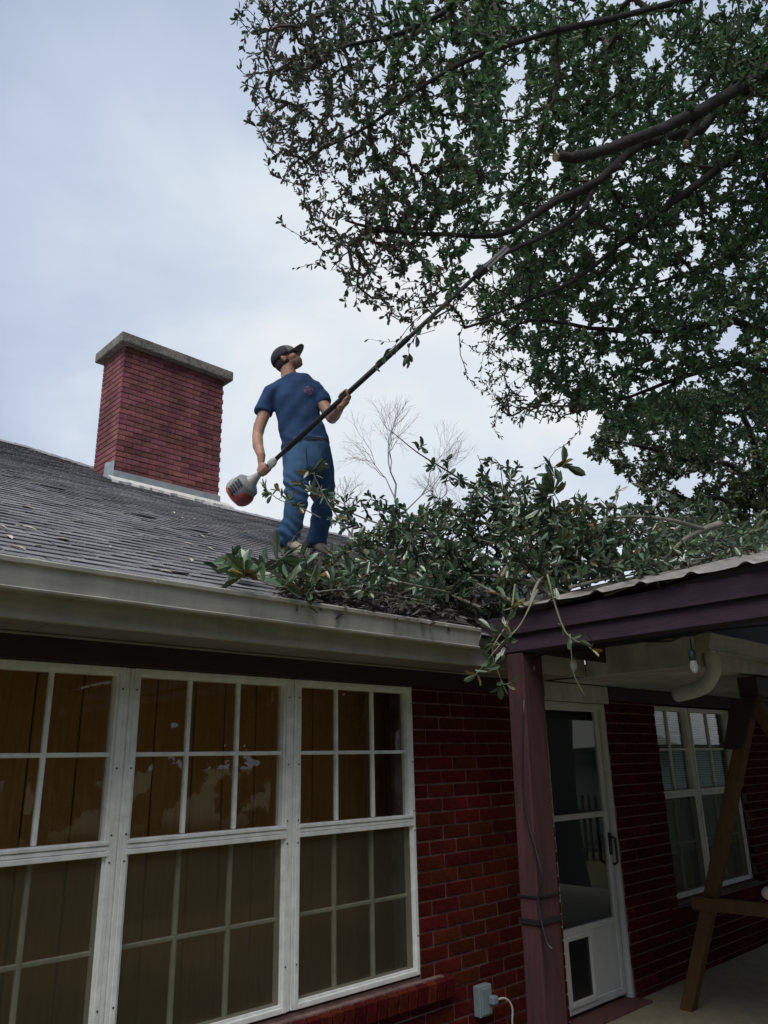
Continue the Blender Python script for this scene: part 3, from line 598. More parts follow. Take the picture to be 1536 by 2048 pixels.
L4 = limb([(1680, 690, 8.6), (1536, 668, 7.8), (1460, 641, 7.5), (1380, 656, 7.3), (1260, 662, 7.1), (1180, 655, 6.9), (1060, 640, 6.7), (1000, 680, 6.5)], J(0.45))
L5 = limb([(1700, 760, 8.8), (1536, 742, 8.0), (1460, 728, 7.8), (1350, 760, 7.5), (1240, 800, 7.2), (1130, 830, 7.0)], J(0.42))
L6 = limb([(1700, -60, 8.0), (1500, -40, 7.2), (1300, 20, 6.6), (1120, 60, 6.2), (960, 110, 5.9), (850, 170, 5.7), (740, 250, 5.6), (640, 300, 5.55)], J(0.8))
L7 = limb([(1600, -250, 7.8), (1350, -220, 6.8), (1150, -140, 6.2), (960, -20, 5.9), (820, 60, 5.7), (700, 90, 5.6), (600, 120, 5.55)], J(0.92))
L8 = limb([(1650, 420, 8.2), (1536, 440, 7.8), (1440, 520, 7.6), (1330, 560, 7.4), (1230, 590, 7.3)], J(0.55))
RL = [(L1, .062, .037), (L2, .048, .008), (L2b, .026, .012), (L3, .050, .007), (L4, .050, .008), (L5, .042, .007), (L6, .045, .006), (L7, .050, .006), (L8, .038, .007)]
def rough_limb(l, a, b, par):
    l = l+RNG.normal(size=l.shape)*A([.5, .5, .5])*np.linspace(a, b, len(l))[:, None]*0.28; r = np.linspace(a, b, len(l))*(1+RNG.normal(size=len(l))*0.07)
    m_ = MB().tube(l, r, 12); V_ = m_.v[0]; m_.v[0] = V_+RNG.normal(size=V_.shape)*np.repeat(r, 12)[:, None]*0.045; return m_.build('limb', m_bark, par, smooth=True)
for l, a, b in RL: rough_limb(l, a, b, oak)
d_ = unit(L1[-1]-L1[-2]); MB().tube([L1[-1]-d_*0.004, L1[-1]+d_*0.012], [0.036, 0.033], 12).build('cut_face', m_cutwood, oak)
st = spline([at(1400, 222, 6.5), at(1385, 262, 6.4), at(1372, 285, 6.35)], 8)
MB().tube(st, np.linspace(0.03, 0.028, len(st)), 8).build('limb_stub', m_bark, oak, smooth=True)
d_ = unit(st[-1]-st[-2]); MB().tube([st[-1]-d_*0.004, st[-1]+d_*0.008], [0.0275, 0.025], 10).build('cut_face', m_cutwood, oak)
zA = [(990, 0), (1536, 0), (1750, -50), (1750, 900), (1536, 930), (1330, 900), (1180, 850), (1060, 850), (990, 850), (965, 780), (950, 730), (930, 690), (880, 640), (900, 560), (920, 400), (950, 200)]
zB = [(486, -20), (496, 130), (515, 220), (550, 340), (610, 400), (625, 440), (640, 520), (700, 575), (760, 620), (860, 655), (920, 640), (960, 400), (1000, 200), (1000, -20)]
zC = [(500, -20), (560, -260), (800, -520), (1300, -620), (1750, -520), (1750, 0), (1000, 0)]
zD = [(1100, 60), (1536, 20), (1536, 840), (1000, 830), (960, 700), (1000, 420)]
pts = np.vstack([cloud(zA, 2600, 6.3, 9.2, 0.26, 1.1), cloud(zD, 1300, 6.6, 9.4, 0.36, 1.1, 5), cloud(zB, 1200, 5.1, 7.2, 0.30, 1.7, 9), cloud(zC, 420, 5.6, 8.2, 0.3, 1.0, 3)])
q_ = RNG.normal(size=(420, 3)); q_ /= np.linalg.norm(q_, axis=1, keepdims=True); q_ *= RNG.uniform(0.2, 1, (420, 1))**0.4  # unseen crown outside the frame, added to shade the porch
shade_side = A([11.2, -1.2, 7.4])+q_*A([5.0, 4.2, 2.6]); pj = proj(shade_side); shade_side = shade_side[(pj[:, 2] < 0.5) | (pj[:, 0] > 1760) | (pj[:, 1] < -560)]
# ragged outer sprays along the left and lower edge
edge = [(478, 20, 5.4), (490, 70, 5.4), (495, 160, 5.4), (500, 228, 5.4), (520, 262, 5.4), (548, 352, 5.5), (565, 300, 5.5), (603, 405, 5.5), (560, 440, 5.6), (612, 470, 5.6), (590, 537, 5.6), (640, 530, 5.6), (690, 605, 5.7), (725, 600, 5.7), (770, 632, 5.7), (800, 640, 5.7), (930, 735, 6.2), (940, 760, 6.3), (985, 850, 6.5), (1000, 872, 6.5), (1040, 845, 6.6), (1075, 935, 6.8), (1130, 890, 6.9), (1160, 860, 7), (470, 40, 5.4), (505, 190, 5.4), (535, 320, 5.4)]
E0 = [(478, 20), (492, 130), (510, 220), (548, 340), (605, 400), (620, 470), (640, 530), (700, 590), (770, 632), (850, 660)]
for i in range(len(E0)-1):
    for t in (0.15, 0.4, 0.65, 0.9):
        a_ = A(E0[i])*(1-t)+A(E0[i+1])*t+A([-1, 0.45])*RNG.uniform(-25, 22); edge.append((a_[0], a_[1], RNG.uniform(5.3, 6.0)))
pts = np.vstack([pts, A([at(*e_) for e_ in edge])])
paths, pos, rad, ns = grow([l[8:] for l, a, b in RL], pts)
wood(paths, pos, rad, 0.024).build('twigs', m_twig, oak, kind='stuff')
u_tip = proj(pos[[p[-1] for p in paths]])
EDGE = A([(470, -40), (496, 130), (515, 220), (550, 340), (610, 400), (640, 520), (700, 575), (760, 620), (860, 655), (950, 730), (990, 860), (1180, 880)], float)
de = np.min([np.linalg.norm(u_tip[:, :2]-(EDGE[i]*(1-t)+EDGE[i+1]*t), axis=1) for i in range(len(EDGE)-1) for t in (0, .25, .5, .75)], axis=0)
ru = RNG.uniform(size=len(paths)); left_ = (u_tip[:, 0] < 640+0.2*u_tip[:, 1]+ru*330) | (de < 60)
outer = [p for p, d in zip(paths, de) if d < 75]; lacy = [p for p, d, l_ in zip(paths, de, left_) if d >= 75 and l_]; dense = [p for p, d, l_ in zip(paths, de, left_) if d >= 75 and not l_]
leaf_obj('crown_fringe', leaves_on(outer, pos, (5, 9), (0.032, 0.060), 0.40, 0.8, 0.1), m_leaf_edge, oak)
leaf_obj('crown', leaves_on(dense, pos, (18, 27), (0.036, 0.082), 0.40, 0.95, 0.0), m_leaf, oak)
leaf_obj('crown_edge', leaves_on(lacy, pos, (10, 17), (0.036, 0.064), 0.40, 0.85, 0.0), m_leaf_edge, oak)
pf_, of_, rf_, _ = grow([trunk[6:]], shade_side, step=0.3, k_r=0.004)
wood(pf_, of_, rf_, 0.08, 4).build('twigs', m_twig, oak, kind='stuff'); leaf_obj('crown_unseen_shade', leaves_on(pf_, of_, (22, 30), (0.14, 0.24), 0.45, 1.2, 0.1), m_leaf, oak)
# sprays that hang around the saw shaft
spr = []
def spray(parent, pxs, r0, nl, ln, m_l, m_w, single=False, wr=0.38, spread=0.9, frm=0.2):
    c = spline([at(*p) for p in pxs], 10); MB().tube(c, np.linspace(r0, r0*0.35, len(c)), 5).build('twig', m_w, parent, smooth=True)
    V = leaves_on([list(range(len(c)))], c, nl, ln, wr, spread, frm)
    if single:
        for v_ in V:
            o = bpy.data.objects.new('leaf', None) if False else None
            c0 = v_.mean(0); me = bpy.data.meshes.new('leaf'); me.from_pydata((v_-c0).tolist(), [], LF); me.materials.append(m_l); link(bpy.data.objects.new('leaf', me), parent, c0)
    else: leaf_obj('leaves', V, m_l, parent)
spray(oak, [(900, 600, 5.85), (850, 650, 5.8), (820, 690, 5.75), (818, 715, 5.75)], 0.005, 12, (0.06, 0.10), m_leaf_one, m_twig, True, wr=0.45)
spray(oak, [(880, 610, 5.85), (830, 640, 5.8), (790, 690, 5.75), (750, 728, 5.72)], 0.004, 16, (0.05, 0.085), m_leaf_one, m_twig, True, wr=0.45)
spray(oak, [(870, 660, 5.8), (830, 672, 5.78), (780, 684, 5.76), (738, 678, 5.75)], 0.003, 4, (0.03, 0.05), m_leaf_one, m_twig, True)
# ================================================================== second oak beyond it
oak2 = thing('oak_tree', (15.5, 5.0, -0.3), 'finer leaved oak farther back, its foliage low at the right edge above the porch roof', 'tree')
t2 = spline([(15.5, 5.0, -0.35), (15.4, 5.1, 2.0), (15.2, 5.2, 4.0), (14.8, 5.6, 6.5)], 16)
MB().tube(t2, np.linspace(0.3, 0.1, len(t2)), 10).build('trunk', m_bark, oak2, smooth=True)
l2 = [spline([t2[5]]+[at(*p) for p in q], 16) for q in ([(1480, 1040, 13), (1380, 1000, 12.5), (1280, 960, 12)], [(1500, 980, 13.5), (1400, 930, 13), (1270, 890, 12.5), (1190, 880, 12)], [(1520, 1090, 13), (1440, 1080, 12.5), (1330, 1060, 12)], [(1500, 860, 13), (1400, 840, 12.5), (1330, 800, 12)])]
for l in l2: MB().tube(l, np.linspace(0.07, 0.012, len(l)), 7).build('limb', m_bark, oak2, smooth=True)
zE = [(1175, 905), (1200, 850), (1340, 780), (1536, 760), (1640, 760), (1640, 1120), (1536, 1130), (1300, 1110), (1290, 1020), (1250, 960)]
p2, o2, r2, n2 = grow(l2, cloud(zE, 1700, 11.5, 15.5, 0.42, 0.9, 7), step=0.2, k_r=0.0022)
wood(p2, o2, r2, 0.03, 4).build('twigs', m_twig, oak2, kind='stuff')
leaf_obj('crown', leaves_on(p2, o2, (16, 24), (0.06, 0.11), 0.42, 1.1, 0.1), m_leaf_far, oak2)
# ================================================================== bare winter trees far behind the house
m_bare = mat('bark_bare_grey', (0.24, 0.22, 0.22), 0.9, var=0.2, scale=6)
def bare_tree(u, v0, v1, d, width, label, seed, n_=7, thick=1.0):
    rg = np.random.default_rng(seed); base = at(u, v0, d); top = at(u, v1, d); H_ = top[2]-base[2]
    root = thing('bare_tree', (base[0], base[1], -0.32), label, 'tree', 'bare winter trees on the skyline')
    lean_ = A([rg.uniform(-.04, .04), 0, 0])
    tr_ = spline([(base[0], base[1], -0.35), base*A([1, 1, .5])+lean_, base, base+A([0.02*H_, 0, 0.10*H_])], 20)
    MB().tube(tr_, np.linspace(0.20, 0.085, len(tr_))*d/24*thick, 7).build('trunk', m_bare, root, smooth=True)
    m_ = MB(); wide = width/(v0-v1)
    def rec(p, dr, ln, r, lev):
        mid = p+dr*ln*0.5+rg.normal(size=3)*ln*0.05; q = p+dr*ln+rg.normal(size=3)*ln*0.05
        m_.tube([p, mid, q], [r, r*0.85, r*0.7], 4 if lev > 2 else 6, cap=False)
        if lev >= n_: return
        k = 2 if rg.uniform() < 0.55 else 3
        for i in range(k):
            ang = rg.uniform(0.16, 0.62)*(1.0 if i else 0.55)*(0.95+0.45*wide); ax = unit(np.cross(dr, rg.normal(size=3))); nd = dr*math.cos(ang)+ax*math.sin(ang)
            nd = unit(nd+A([0, 0, 0.06 if lev < 4 else 0.0])); rec(q if (i == 0 or rg.uniform() < .6) else mid, nd, ln*rg.uniform(0.68, 0.88), r*(0.74 if i == 0 else 0.58), lev+1)
    rec(tr_[-1], unit(A([0.03, 0, 1.0])), H_*0.36, 0.075*d/24*thick, 0)
    m_.build('crown', m_bare, root, kind='stuff'); return root
bare_tree(792, 1085, 866, 24, 165, 'tallest leafless winter tree on the skyline right of the person', 14, 7, 0.6)
bare_tree(880, 1110, 962, 30, 120, 'small leafless tree just right of the tallest one, behind the brush', 5, 6, 0.4)
bare_tree(960, 1130, 985, 33, 110, 'faint leafless tree behind the middle of the brush pile', 8, 6, 0.3)
bare_tree(1050, 1150, 975, 36, 150, 'faint leafless tree at the right end of the bare skyline trees', 12, 6, 0.55)
bare_tree(700, 1085, 975, 34, 110, 'low leafless tree showing between the person and the tallest bare tree', 21, 6, 0.55)
# ================================================================== cut branches heaped on the roof edge
def cut_branch(label, px, r0, nt_, tl_, per, ln, m_l=None, single=False, m_w=None, bare=0.0, up=0.5, spread=0.9, endcut=True):
    c = spline([at(*p) if len(p) == 3 else A(p[:3]) for p in px], 22)
    root = thing('cut_branch', c[0], label, 'branch', 'cut branches heaped on the roof')
    MB().tube(c, np.linspace(r0, max(0.0025, r0*0.25), len(c)), 7).build('stem', m_w or m_bark_cut, root, smooth=True)
    if endcut:
        d_ = unit(c[0]-c[1]); MB().tube([c[0]-d_*0.003, c[0]+d_*0.003], [r0*0.97, r0*0.93], 8).build('cut_face', m_cutwood, root)
    if nt_:
        t = np.linspace(0.1, 1.0-bare, nt_); P_ = []
        ax = unit(c[-1]-c[0])
        for q in t:
            i = int(q*(len(c)-1)); r = RNG.normal(size=3); r[2] = abs(r[2])*0.8; P_.append(c[i]+(ax*0.5+unit(r)*0.8)*RNG.uniform(tl_*0.5, tl_))
        if bare == 0: P_.append(c[-1]+ax*0.03)
        pa, po, ra, _ = grow([c], A(P_), step=0.06, jit=0.3, k_r=0.0016)
        wood(pa, po, ra, r0*0.6).build('twigs', m_twig_green if single else m_twig, root, kind='stuff')
        V = leaves_on(pa, po, per, ln, 0.38, spread, 0.05, up)
        if single:
            for v_ in V:
                c0 = v_.mean(0); me = bpy.data.meshes.new('leaf'); me.from_pydata((v_-c0).tolist(), [], LF); me.materials.append(m_leaf_one); link(bpy.data.objects.new('leaf', me), root, c0)
        else: leaf_obj('leaves', V, m_l or m_leaf_cut, root)
    return root
def rp_(u, v, h=0.05): return tuple(on_roof(u, v, h))+(0,)
B = (0.048, 0.084)
cut_branch('long cut branch with a bare reddish tip pointing up at the sky', [(1200, 1130, 5.5), (1120, 1072, 5.6), (1020, 1030, 5.7), (960, 985, 5.8), (895, 942, 5.9), (835, 905, 6.0), (781, 861, 6.1)], 0.014, 18, 0.26, (8, 13), (0.06, 0.09), bare=0.33, m_w=mat('bark_reddish', (0.12, 0.06, 0.05), 0.8, var=0.2))
cut_branch('leafy cut branch reaching left across the shins of the person', [(1000, 1125, 5.3), (900, 1082, 5.4), (820, 1060, 5.5), (760, 1048, 5.6), (690, 1020, 5.7), (640, 990, 5.75)], 0.013, 20, 0.24, (8, 13), B)
cut_branch('upright sprig with large leaves in front of the person\'s left thigh', [(760, 1150, 5.2), (700, 1065, 5.35), (655, 1005, 5.45), (628, 950, 5.5)], 0.008, 6, 0.13, (4, 6), (0.075, 0.115), single=True)
cut_branch('thin sprig poking out left of the person\'s knee', [(640, 1035, 5.6), (600, 1015, 5.65), (560, 1000, 5.7), (545, 990, 5.7)], 0.005, 7, 0.14, (3, 5), (0.05, 0.085), single=True)
cut_branch('leafy sprig lying farthest left on the shingles above the gutter', [rp_(660, 1190), rp_(600, 1178, .08), rp_(540, 1170, .12), rp_(510, 1140, .1)], 0.008, 9, 0.2, (6, 9), (0.09, 0.13), single=True)
cut_branch('leafy sprig with yellowing leaves at the feet of the person', [rp_(700, 1200), rp_(650, 1180, .08), rp_(605, 1165, .1), rp_(580, 1150, .08)], 0.008, 8, 0.16, (5, 8), (0.085, 0.12), single=True)
cut_branch('dense leafy branch lying along the gutter left of the post', [rp_(900, 1215, .06), rp_(800, 1195, .12), rp_(700, 1180, .14), rp_(620, 1185, .1)], 0.012, 22, 0.26, (8, 12), B)
cut_branch('leafy branch piled above the gutter below the person\'s boots', [rp_(960, 1200, .1), rp_(870, 1180, .22), rp_(780, 1160, .24), rp_(720, 1145, .2)], 0.012, 26, 0.24, (8, 12), B)
cut_branch('spray of big upright leaves standing out against the sky above the post', [(1160, 1130, 5.1), (1140, 1070, 5.1), (1125, 1020, 5.1), (1110, 990, 5.1)], 0.010, 10, 0.2, (5, 8), (0.10, 0.15), single=True)
cut_branch('thick bare grey limb leaning up over the porch roof', [(1440, 1048, 5.35), (1405, 1060, 5.25), (1368, 1080, 5.15), (1335, 1112, 5.05), (1300, 1132, 5.0)], 0.026, 0, 0, 0, B)
cut_branch('arching grey bough left of the thick bare limb', [(1405, 1058, 5.24), (1350, 1042, 5.15), (1290, 1034, 5.1), (1230, 1036, 5.05), (1180, 1060, 5.0)], 0.016, 14, 0.28, (6, 10), B)
cut_branch('long thin stem lying along the metal roof edge', [(1180, 1150, 5.0), (1290, 1135, 5.1), (1400, 1118, 5.2), (1480, 1105, 5.4), (1560, 1108, 5.6)], 0.009, 16, 0.26, (7, 11), (0.06, 0.1))
fill = [((1180, 1170, 4.95), (1090, 1120, 5.1), (1000, 1090, 5.3), (920, 1070, 5.5), 'leafy branch in the middle of the heap, tip toward the person'), ((1150, 1190, 4.85), (1050, 1160, 4.95), (940, 1150, 5.1), (830, 1150, 5.2), 'dark leafy branch low in the middle of the heap'), ((1100, 1190, 4.8), (1040, 1120, 5.1), (990, 1060, 5.4), (950, 1020, 5.6), 'leafy branch rising from the heap below the long bare tip'), ((1250, 1160, 5.0), (1180, 1110, 5.2), (1120, 1080, 5.4), (1060, 1050, 5.6), 'leafy branch below the big upright leaves'), ((1300, 1150, 5.1), (1240, 1120, 5.2), (1200, 1090, 5.4), (1170, 1060, 5.5), 'leafy branch left of the arching bough'), ((1340, 1140, 5.2), (1300, 1110, 5.5), (1270, 1080, 5.8), (1240, 1050, 6.0), 'leafy branch under the arching bough'), ((1480, 1110, 5.6), (1420, 1100, 5.7), (1360, 1090, 5.9), (1300, 1080, 6.0), 'leafy branch behind the thick bare limb'), ((1550, 1090, 5.9), (1500, 1080, 6.0), (1450, 1070, 6.2), (1400, 1050, 6.3), 'leafy branch at the right edge above the metal roof'), ((1020, 1200, 4.8), (960, 1170, 5.0), (900, 1130, 5.2), (850, 1100, 5.4), 'leafy branch in front of the heap left of the post'), ((1060, 1210, 4.6), (1080, 1160, 4.8), (1130, 1130, 5.0), (1180, 1120, 5.1), 'leafy branch directly above the post top'), ((1140, 1175, 4.7), (1200, 1160, 4.8), (1260, 1150, 4.95), (1320, 1135, 5.1), 'leafy branch lying where the heap meets the metal roof'), ((880, 1140, 5.4), (830, 1100, 5.6), (780, 1080, 5.8), (730, 1060, 5.9), 'leafy branch behind the heap near the skyline')]
fill[-1] = fill[-1][:4]+('leafy branch on the skyline just right of the person\'s boots',)
fill += [((1210, 1190, 4.75), (1290, 1160, 4.9), (1370, 1140, 5.1), (1440, 1120, 5.3), 'leafy branch lying flat on the corrugated sheets'), ((1380, 1130, 5.2), (1430, 1115, 5.4), (1490, 1100, 5.6), (1550, 1085, 5.8), 'leafy branch right of the thick bare limb'), ((960, 1215, 4.9), (900, 1190, 5.05), (830, 1165, 5.2), (760, 1150, 5.35), 'leafy branch over the dead leaves left of the post'), ((1100, 1150, 5.0), (1050, 1085, 5.3), (1030, 1030, 5.5), (1010, 985, 5.7), 'leafy branch reaching highest left of the big upright leaves')]
for a, b, c, d, lb in fill: cut_branch(lb, [a, b, c, d], 0.012, 28, 0.32, (8, 13), B)
# the tangle inside the heap
zP = [(600, 1190), (650, 1135), (700, 1085), (760, 1050), (830, 1030), (900, 985), (960, 970), (1010, 1000), (1080, 1030), (1130, 1010), (1180, 1050), (1290, 1050), (1420, 1060), (1560, 1060), (1560, 1120), (1300, 1160), (1150, 1200), (1000, 1235), (800, 1215), (650, 1195)]
pc = cloud(zP, 900, 4.75, 5.9, 0.30, 2.2, 4)
zr_ = np.where((pc[:, 1] < 3.05) & (pc[:, 0] > XE), ZE+(pc[:, 0]-XE)*SL+0.03, EAVE[2]+(pc[:, 1]-EAVE[1])*PITCH+0.03); keep_ = (proj(pc)[:, 0] < 1230) | (RNG.uniform(size=len(pc)) < 0.2); pc = pc[keep_ & (pc[:, 2] > zr_) & ((pc[:, 1] > 3.05) | (pc[:, 0] > XE))]
sk_ = [spline([at(*p) for p in q], 18) for q in ([(1120, 1190, 5.0), (980, 1150, 5.1), (860, 1130, 5.3), (740, 1130, 5.5)], [(1120, 1180, 5.0), (1040, 1100, 5.3), (960, 1040, 5.6)], [(1160, 1170, 5.0), (1300, 1120, 5.3), (1450, 1100, 5.6)], [(1150, 1160, 5.1), (1160, 1100, 5.3), (1140, 1050, 5.4)])]
pa, po, ra, _ = grow(sk_, pc, step=0.07, k_r=0.0015); tg_ = thing('brush_tangle', at(1060, 1180, 5.1), 'tangle of small leafy twigs filling the inside of the heap', 'brush')
tg_['kind'] = 'stuff'
for q in sk_: MB().tube(q, np.linspace(.016, .007, len(q)), 7).build('stem', m_bark_cut, tg_, smooth=True)
wood(pa, po, ra, 0.012).build('twigs', m_twig, tg_, kind='stuff'); leaf_obj('leaves', leaves_on(pa, po, (7, 12), (0.04, 0.078), 0.40, 0.9, 0.0), m_leaf_cut, tg_)
# twigs hanging over the gutter end and the beam
cut_branch('hanging sprig with pale leaves dangling over the gutter end', [(1030, 1170, 4.35), (1018, 1240, 4.2), (985, 1300, 4.15), (1002, 1360, 4.12)], 0.006, 8, 0.13, (3, 5), (0.055, 0.10), single=True, m_w=m_twig_green, spread=0.7, up=0.2)
cut_branch('hanging sprig reaching left in front of the soffit', [(1075, 1180, 4.3), (1040, 1250, 4.15), (1000, 1290, 4.1), (960, 1340, 4.08)], 0.005, 7, 0.11, (3, 4), (0.055, 0.095), single=True, m_w=m_twig_green, spread=0.7, up=0.2)
cut_branch('broken twig hanging across the maroon beam with a pale torn end', [(1095, 1150, 4.25), (1112, 1215, 4.15), (1130, 1262, 4.1), (1152, 1282, 4.08), (1176, 1288, 4.06)], 0.006, 4, 0.09, (2, 4), (0.05, 0.08), single=True, m_w=m_twig_green)
cut_branch('thin leafless twig trailing down in front of the door header', [(1140, 1268, 4.1), (1144, 1320, 4.08), (1150, 1355, 4.07), (1170, 1392, 4.06)], 0.003, 0, 0, 0, B, m_w=m_twig_green, endcut=False)
for i, (q, lb) in enumerate((([(1060, 1040, 5.5), (1040, 1000, 5.5), (1028, 970, 5.5), (1044, 952, 5.5)], 'bare twig with a bent tip rising from the heap left of the big upright leaves'), ([(990, 1010, 5.6), (975, 960, 5.6), (955, 910, 5.6)], 'straight bare twig rising highest from the middle of the heap'), ([(1010, 1000, 5.6), (1004, 960, 5.6), (1000, 930, 5.6), (990, 924, 5.6)], 'thin curled bare twig beside the straight one'), ([(800, 1060, 5.7), (850, 1020, 5.7), (890, 990, 5.7), (893, 968, 5.7)], 'bare twig leaning right below the long reddish tip'))):
    cut_branch(lb, q, 0.004, 0, 0, 0, B, m_w=m_twig, endcut=False)
# dead leaves and twigs gathered at the eave, and small debris on the shingles
V = []; n_ = 2600
P_ = []
while len(P_) < n_:
    u, v = RNG.uniform(560, 1080), RNG.uniform(1120, 1262)
    top = 1215-0.16*(1080-u)
    q = on_roof(u, v, 0.0)
    if q[1] < 3.0 or q[1] > 4.6 or (v < top-45 and RNG.uniform() < 0.6): continue
    P_.append(q+A([0, 0, abs(RNG.normal())*0.04+0.015]))
P_ = A(P_); D_ = RNG.normal(size=(n_, 3))*A([1, 1, 0.35]); NV = RNG.normal(size=(n_, 3))*0.5+A([0, 0, 1]); Ln = RNG.uniform(0.04, 0.09, n_)
o = bpy.data.objects.new('leaf_litter', leaf_mesh('leaf_litter', leaf_verts(P_, D_, NV, Ln, Ln*0.38), m_litter)); link(o); tag(o, 'grey brown dead leaves matted under the heap along the gutter', 'leaf litter', kind='stuff')
tw = MB()
for i in range(260):
    p = P_[RNG.integers(n_)]+A([0, 0, .03]); d = unit(RNG.normal(size=3)*A([1, 1, .25])); l_ = RNG.uniform(.1, .4); tw.tube([p, p+d*l_*.5+A([0, 0, .02]), p+d*l_], [.004, .003, .0015], 4, cap=False)
o = tw.build('twig_litter', m_bark_cut, kind='stuff', label='thin grey twigs tangled in the dead leaves along the gutter', cat='twig litter')
fl_px = [(45, 1052), (75, 1060), (80, 1046), (14, 1057), (12, 1069), (70, 1018), (126, 954), (243, 1025), (344, 1023), (364, 1036), (390, 1037), (440, 1055), (220, 1091), (276, 1069), (366, 1085), (68, 1090), (20, 1090), (500, 1067), (380, 1117), (318, 1140), (428, 1100), (150, 1040), (480, 1050), (410, 1075), (300, 1110), (110, 1075), (540, 1060), (455, 1160), (470, 1118)]
for i, (u, v) in enumerate(fl_px):
    c0 = on_roof(u, v, 0.012); a_ = RNG.uniform(0, 6.28); ln_ = RNG.uniform(0.04, 0.085)
    Vv = leaf_verts(A([[0, 0, 0]]), A([[math.cos(a_), math.sin(a_), math.sin(a_)*PITCH]]), A([[0, -0.45, 0.9]]), A([ln_]), A([ln_*0.4]), 0.5, 0.05)[0]
    me = bpy.data.meshes.new('fallen_leaf'); me.from_pydata(Vv.tolist(), [], LF); me.materials.append(mat('leaf_dry_pale', (0.42, 0.38, 0.31), 0.7, rnd=0.3)); tag(link(bpy.data.objects.new('fallen_leaf', me), None, c0), 'small pale fallen leaf on the bare grey shingles', 'leaf', 'pale fallen leaves scattered on the shingles')
# ================================================================== the person on the roof
HD = unit(A([0.6641061, 0.68174993, 0])); TOW = -HD; RT = A([HD[1], -HD[0], 0]); UP = A([0, 0, 1.0])
FT = on_roof(583, 1104); SC = float(proj(FT)[0, 2])/FPX
def pp(u, v, t=0.0): return on_plane(u, v, FT+TOW*t, HD)
def t_of(P_): return float(np.dot(A(P_)-FT, TOW))
def remesh(mb, name, m, parent, voxel=0.008, sm=6, label=None, disp=None):
    me = mb.mesh(name+'_raw', None); tmp = bpy.data.objects.new('tmp', me); COL.objects.link(tmp)
    r = tmp.modifiers.new('r', 'REMESH'); r.mode = 'VOXEL'; r.voxel_size = voxel
    s = tmp.modifiers.new('s', 'SMOOTH'); s.factor = 0.5; s.iterations = sm
    dg = bpy.context.evaluated_depsgraph_get(); dg.update(); res = bpy.data.meshes.new_from_object(tmp.evaluated_get(dg)); bpy.data.objects.remove(tmp)
    res.name = name
    if disp:
        V_ = np.zeros(len(res.vertices)*3); res.vertices.foreach_get('co', V_); V_ = V_.reshape(-1, 3); Nn = np.zeros(len(V_)*3); res.vertices.foreach_get('normal', Nn); Nn = Nn.reshape(-1, 3)
        V_ = V_+Nn*disp(V_)[:, None]; res.vertices.foreach_set('co', V_.reshape(-1)); res.update()
    res.materials.clear(); res.materials.append(m); res.polygons.foreach_set('use_smooth', [True]*len(res.polygons))
    o = bpy.data.objects.new(name, res); link(o, parent); return tag(o, label)
man = thing('person', FT, 'person in dark blue t-shirt, jeans and grey cap standing on the shingle roof', 'person')
m_skin = mat('skin_tan', (0.43, 0.235, 0.165), 0.5, var=0.22, scale=11, spec=0.35)
EM = pp(617, 778, 0.13)
def emblem(t, cur, tc):
    def dot(vec):
        s_ = t.nodes.new('ShaderNodeVectorMath'); s_.operation = 'SUBTRACT'; t.links.new(tc.outputs['Object'], s_.inputs[0]); s_.inputs[1].default_value = tuple(EM)
        d_ = t.nodes.new('ShaderNodeVectorMath'); d_.operation = 'DOT_PRODUCT'; t.links.new(s_.outputs[0], d_.inputs[0]); d_.inputs[1].default_value = tuple(vec); return d_.outputs['Value']
    def mth(op, a, b=None, c=None):
        n_ = t.nodes.new('ShaderNodeMath'); n_.operation = op
        for i, x_ in enumerate((a, b, c)):
            if x_ is None: continue
            if isinstance(x_, (int, float)): n_.inputs[i].default_value = x_
            else: t.links.new(x_, n_.inputs[i])
        return n_.outputs[0]
    a, b, dpt = dot(RT), dot(UP), dot(TOW); rad_ = mth('SQRT', mth('ADD', mth('MULTIPLY', a, a), mth('MULTIPLY', b, b))); ang = mth('ARCTAN2', b, a)
    ring = mth('MULTIPLY', mth('LESS_THAN', mth('ABSOLUTE', mth('SUBTRACT', rad_, 0.034)), 0.006), mth('GREATER_THAN', mth('SINE', mth('MULTIPLY', ang, 4.0)), -0.55))
    core = mth('MULTIPLY', mth('LESS_THAN', rad_, 0.020), mth('GREATER_THAN', mth('SINE', mth('MULTIPLY_ADD', b, 420.0, mth('MULTIPLY', mth('SINE', mth('MULTIPLY', a, 300.0)), 1.5))), -0.1))
    msk = mth('MULTIPLY', mth('MAXIMUM', ring, core), mth('GREATER_THAN', dpt, -0.09))
    mx = t.nodes.new('ShaderNodeMix'); mx.data_type = 'RGBA'; t.links.new(mth('MULTIPLY', msk, 0.6), mx.inputs['Factor']); t.links.new(cur, mx.inputs['A']); mx.inputs['B'].default_value = (0.40, 0.13, 0.20, 1); return mx.outputs['Result']
m_shirt = mat('shirt_navy', (0.030, 0.066, 0.150), 0.85, var=0.18, scale=9, bump=0.4, bscale=11, spec=0.2, extra=emblem)
m_denim = mat('denim', (0.032, 0.085, 0.170), 0.85, col2=(0.080, 0.165, 0.290), scale=4.5, stretch=(1, 1, 0.6), bump=0.5, bscale=14, spec=0.2, detail=6)
m_cuff = mat('denim_cuff', (0.018, 0.032, 0.062), 0.85, var=0.2, scale=12)
m_cap = mat('cap_grey', (0.16, 0.155, 0.14), 0.85, var=0.1, scale=30, bump=0.2, bscale=150)
m_capd = mat('cap_dark', (0.035, 0.035, 0.045), 0.85, var=0.15, scale=30)
m_boot = mat('boot_tan', (0.42, 0.36, 0.26), 0.8, var=0.2, scale=18); m_sole = mat('boot_sole', (0.025, 0.025, 0.03), 0.8)
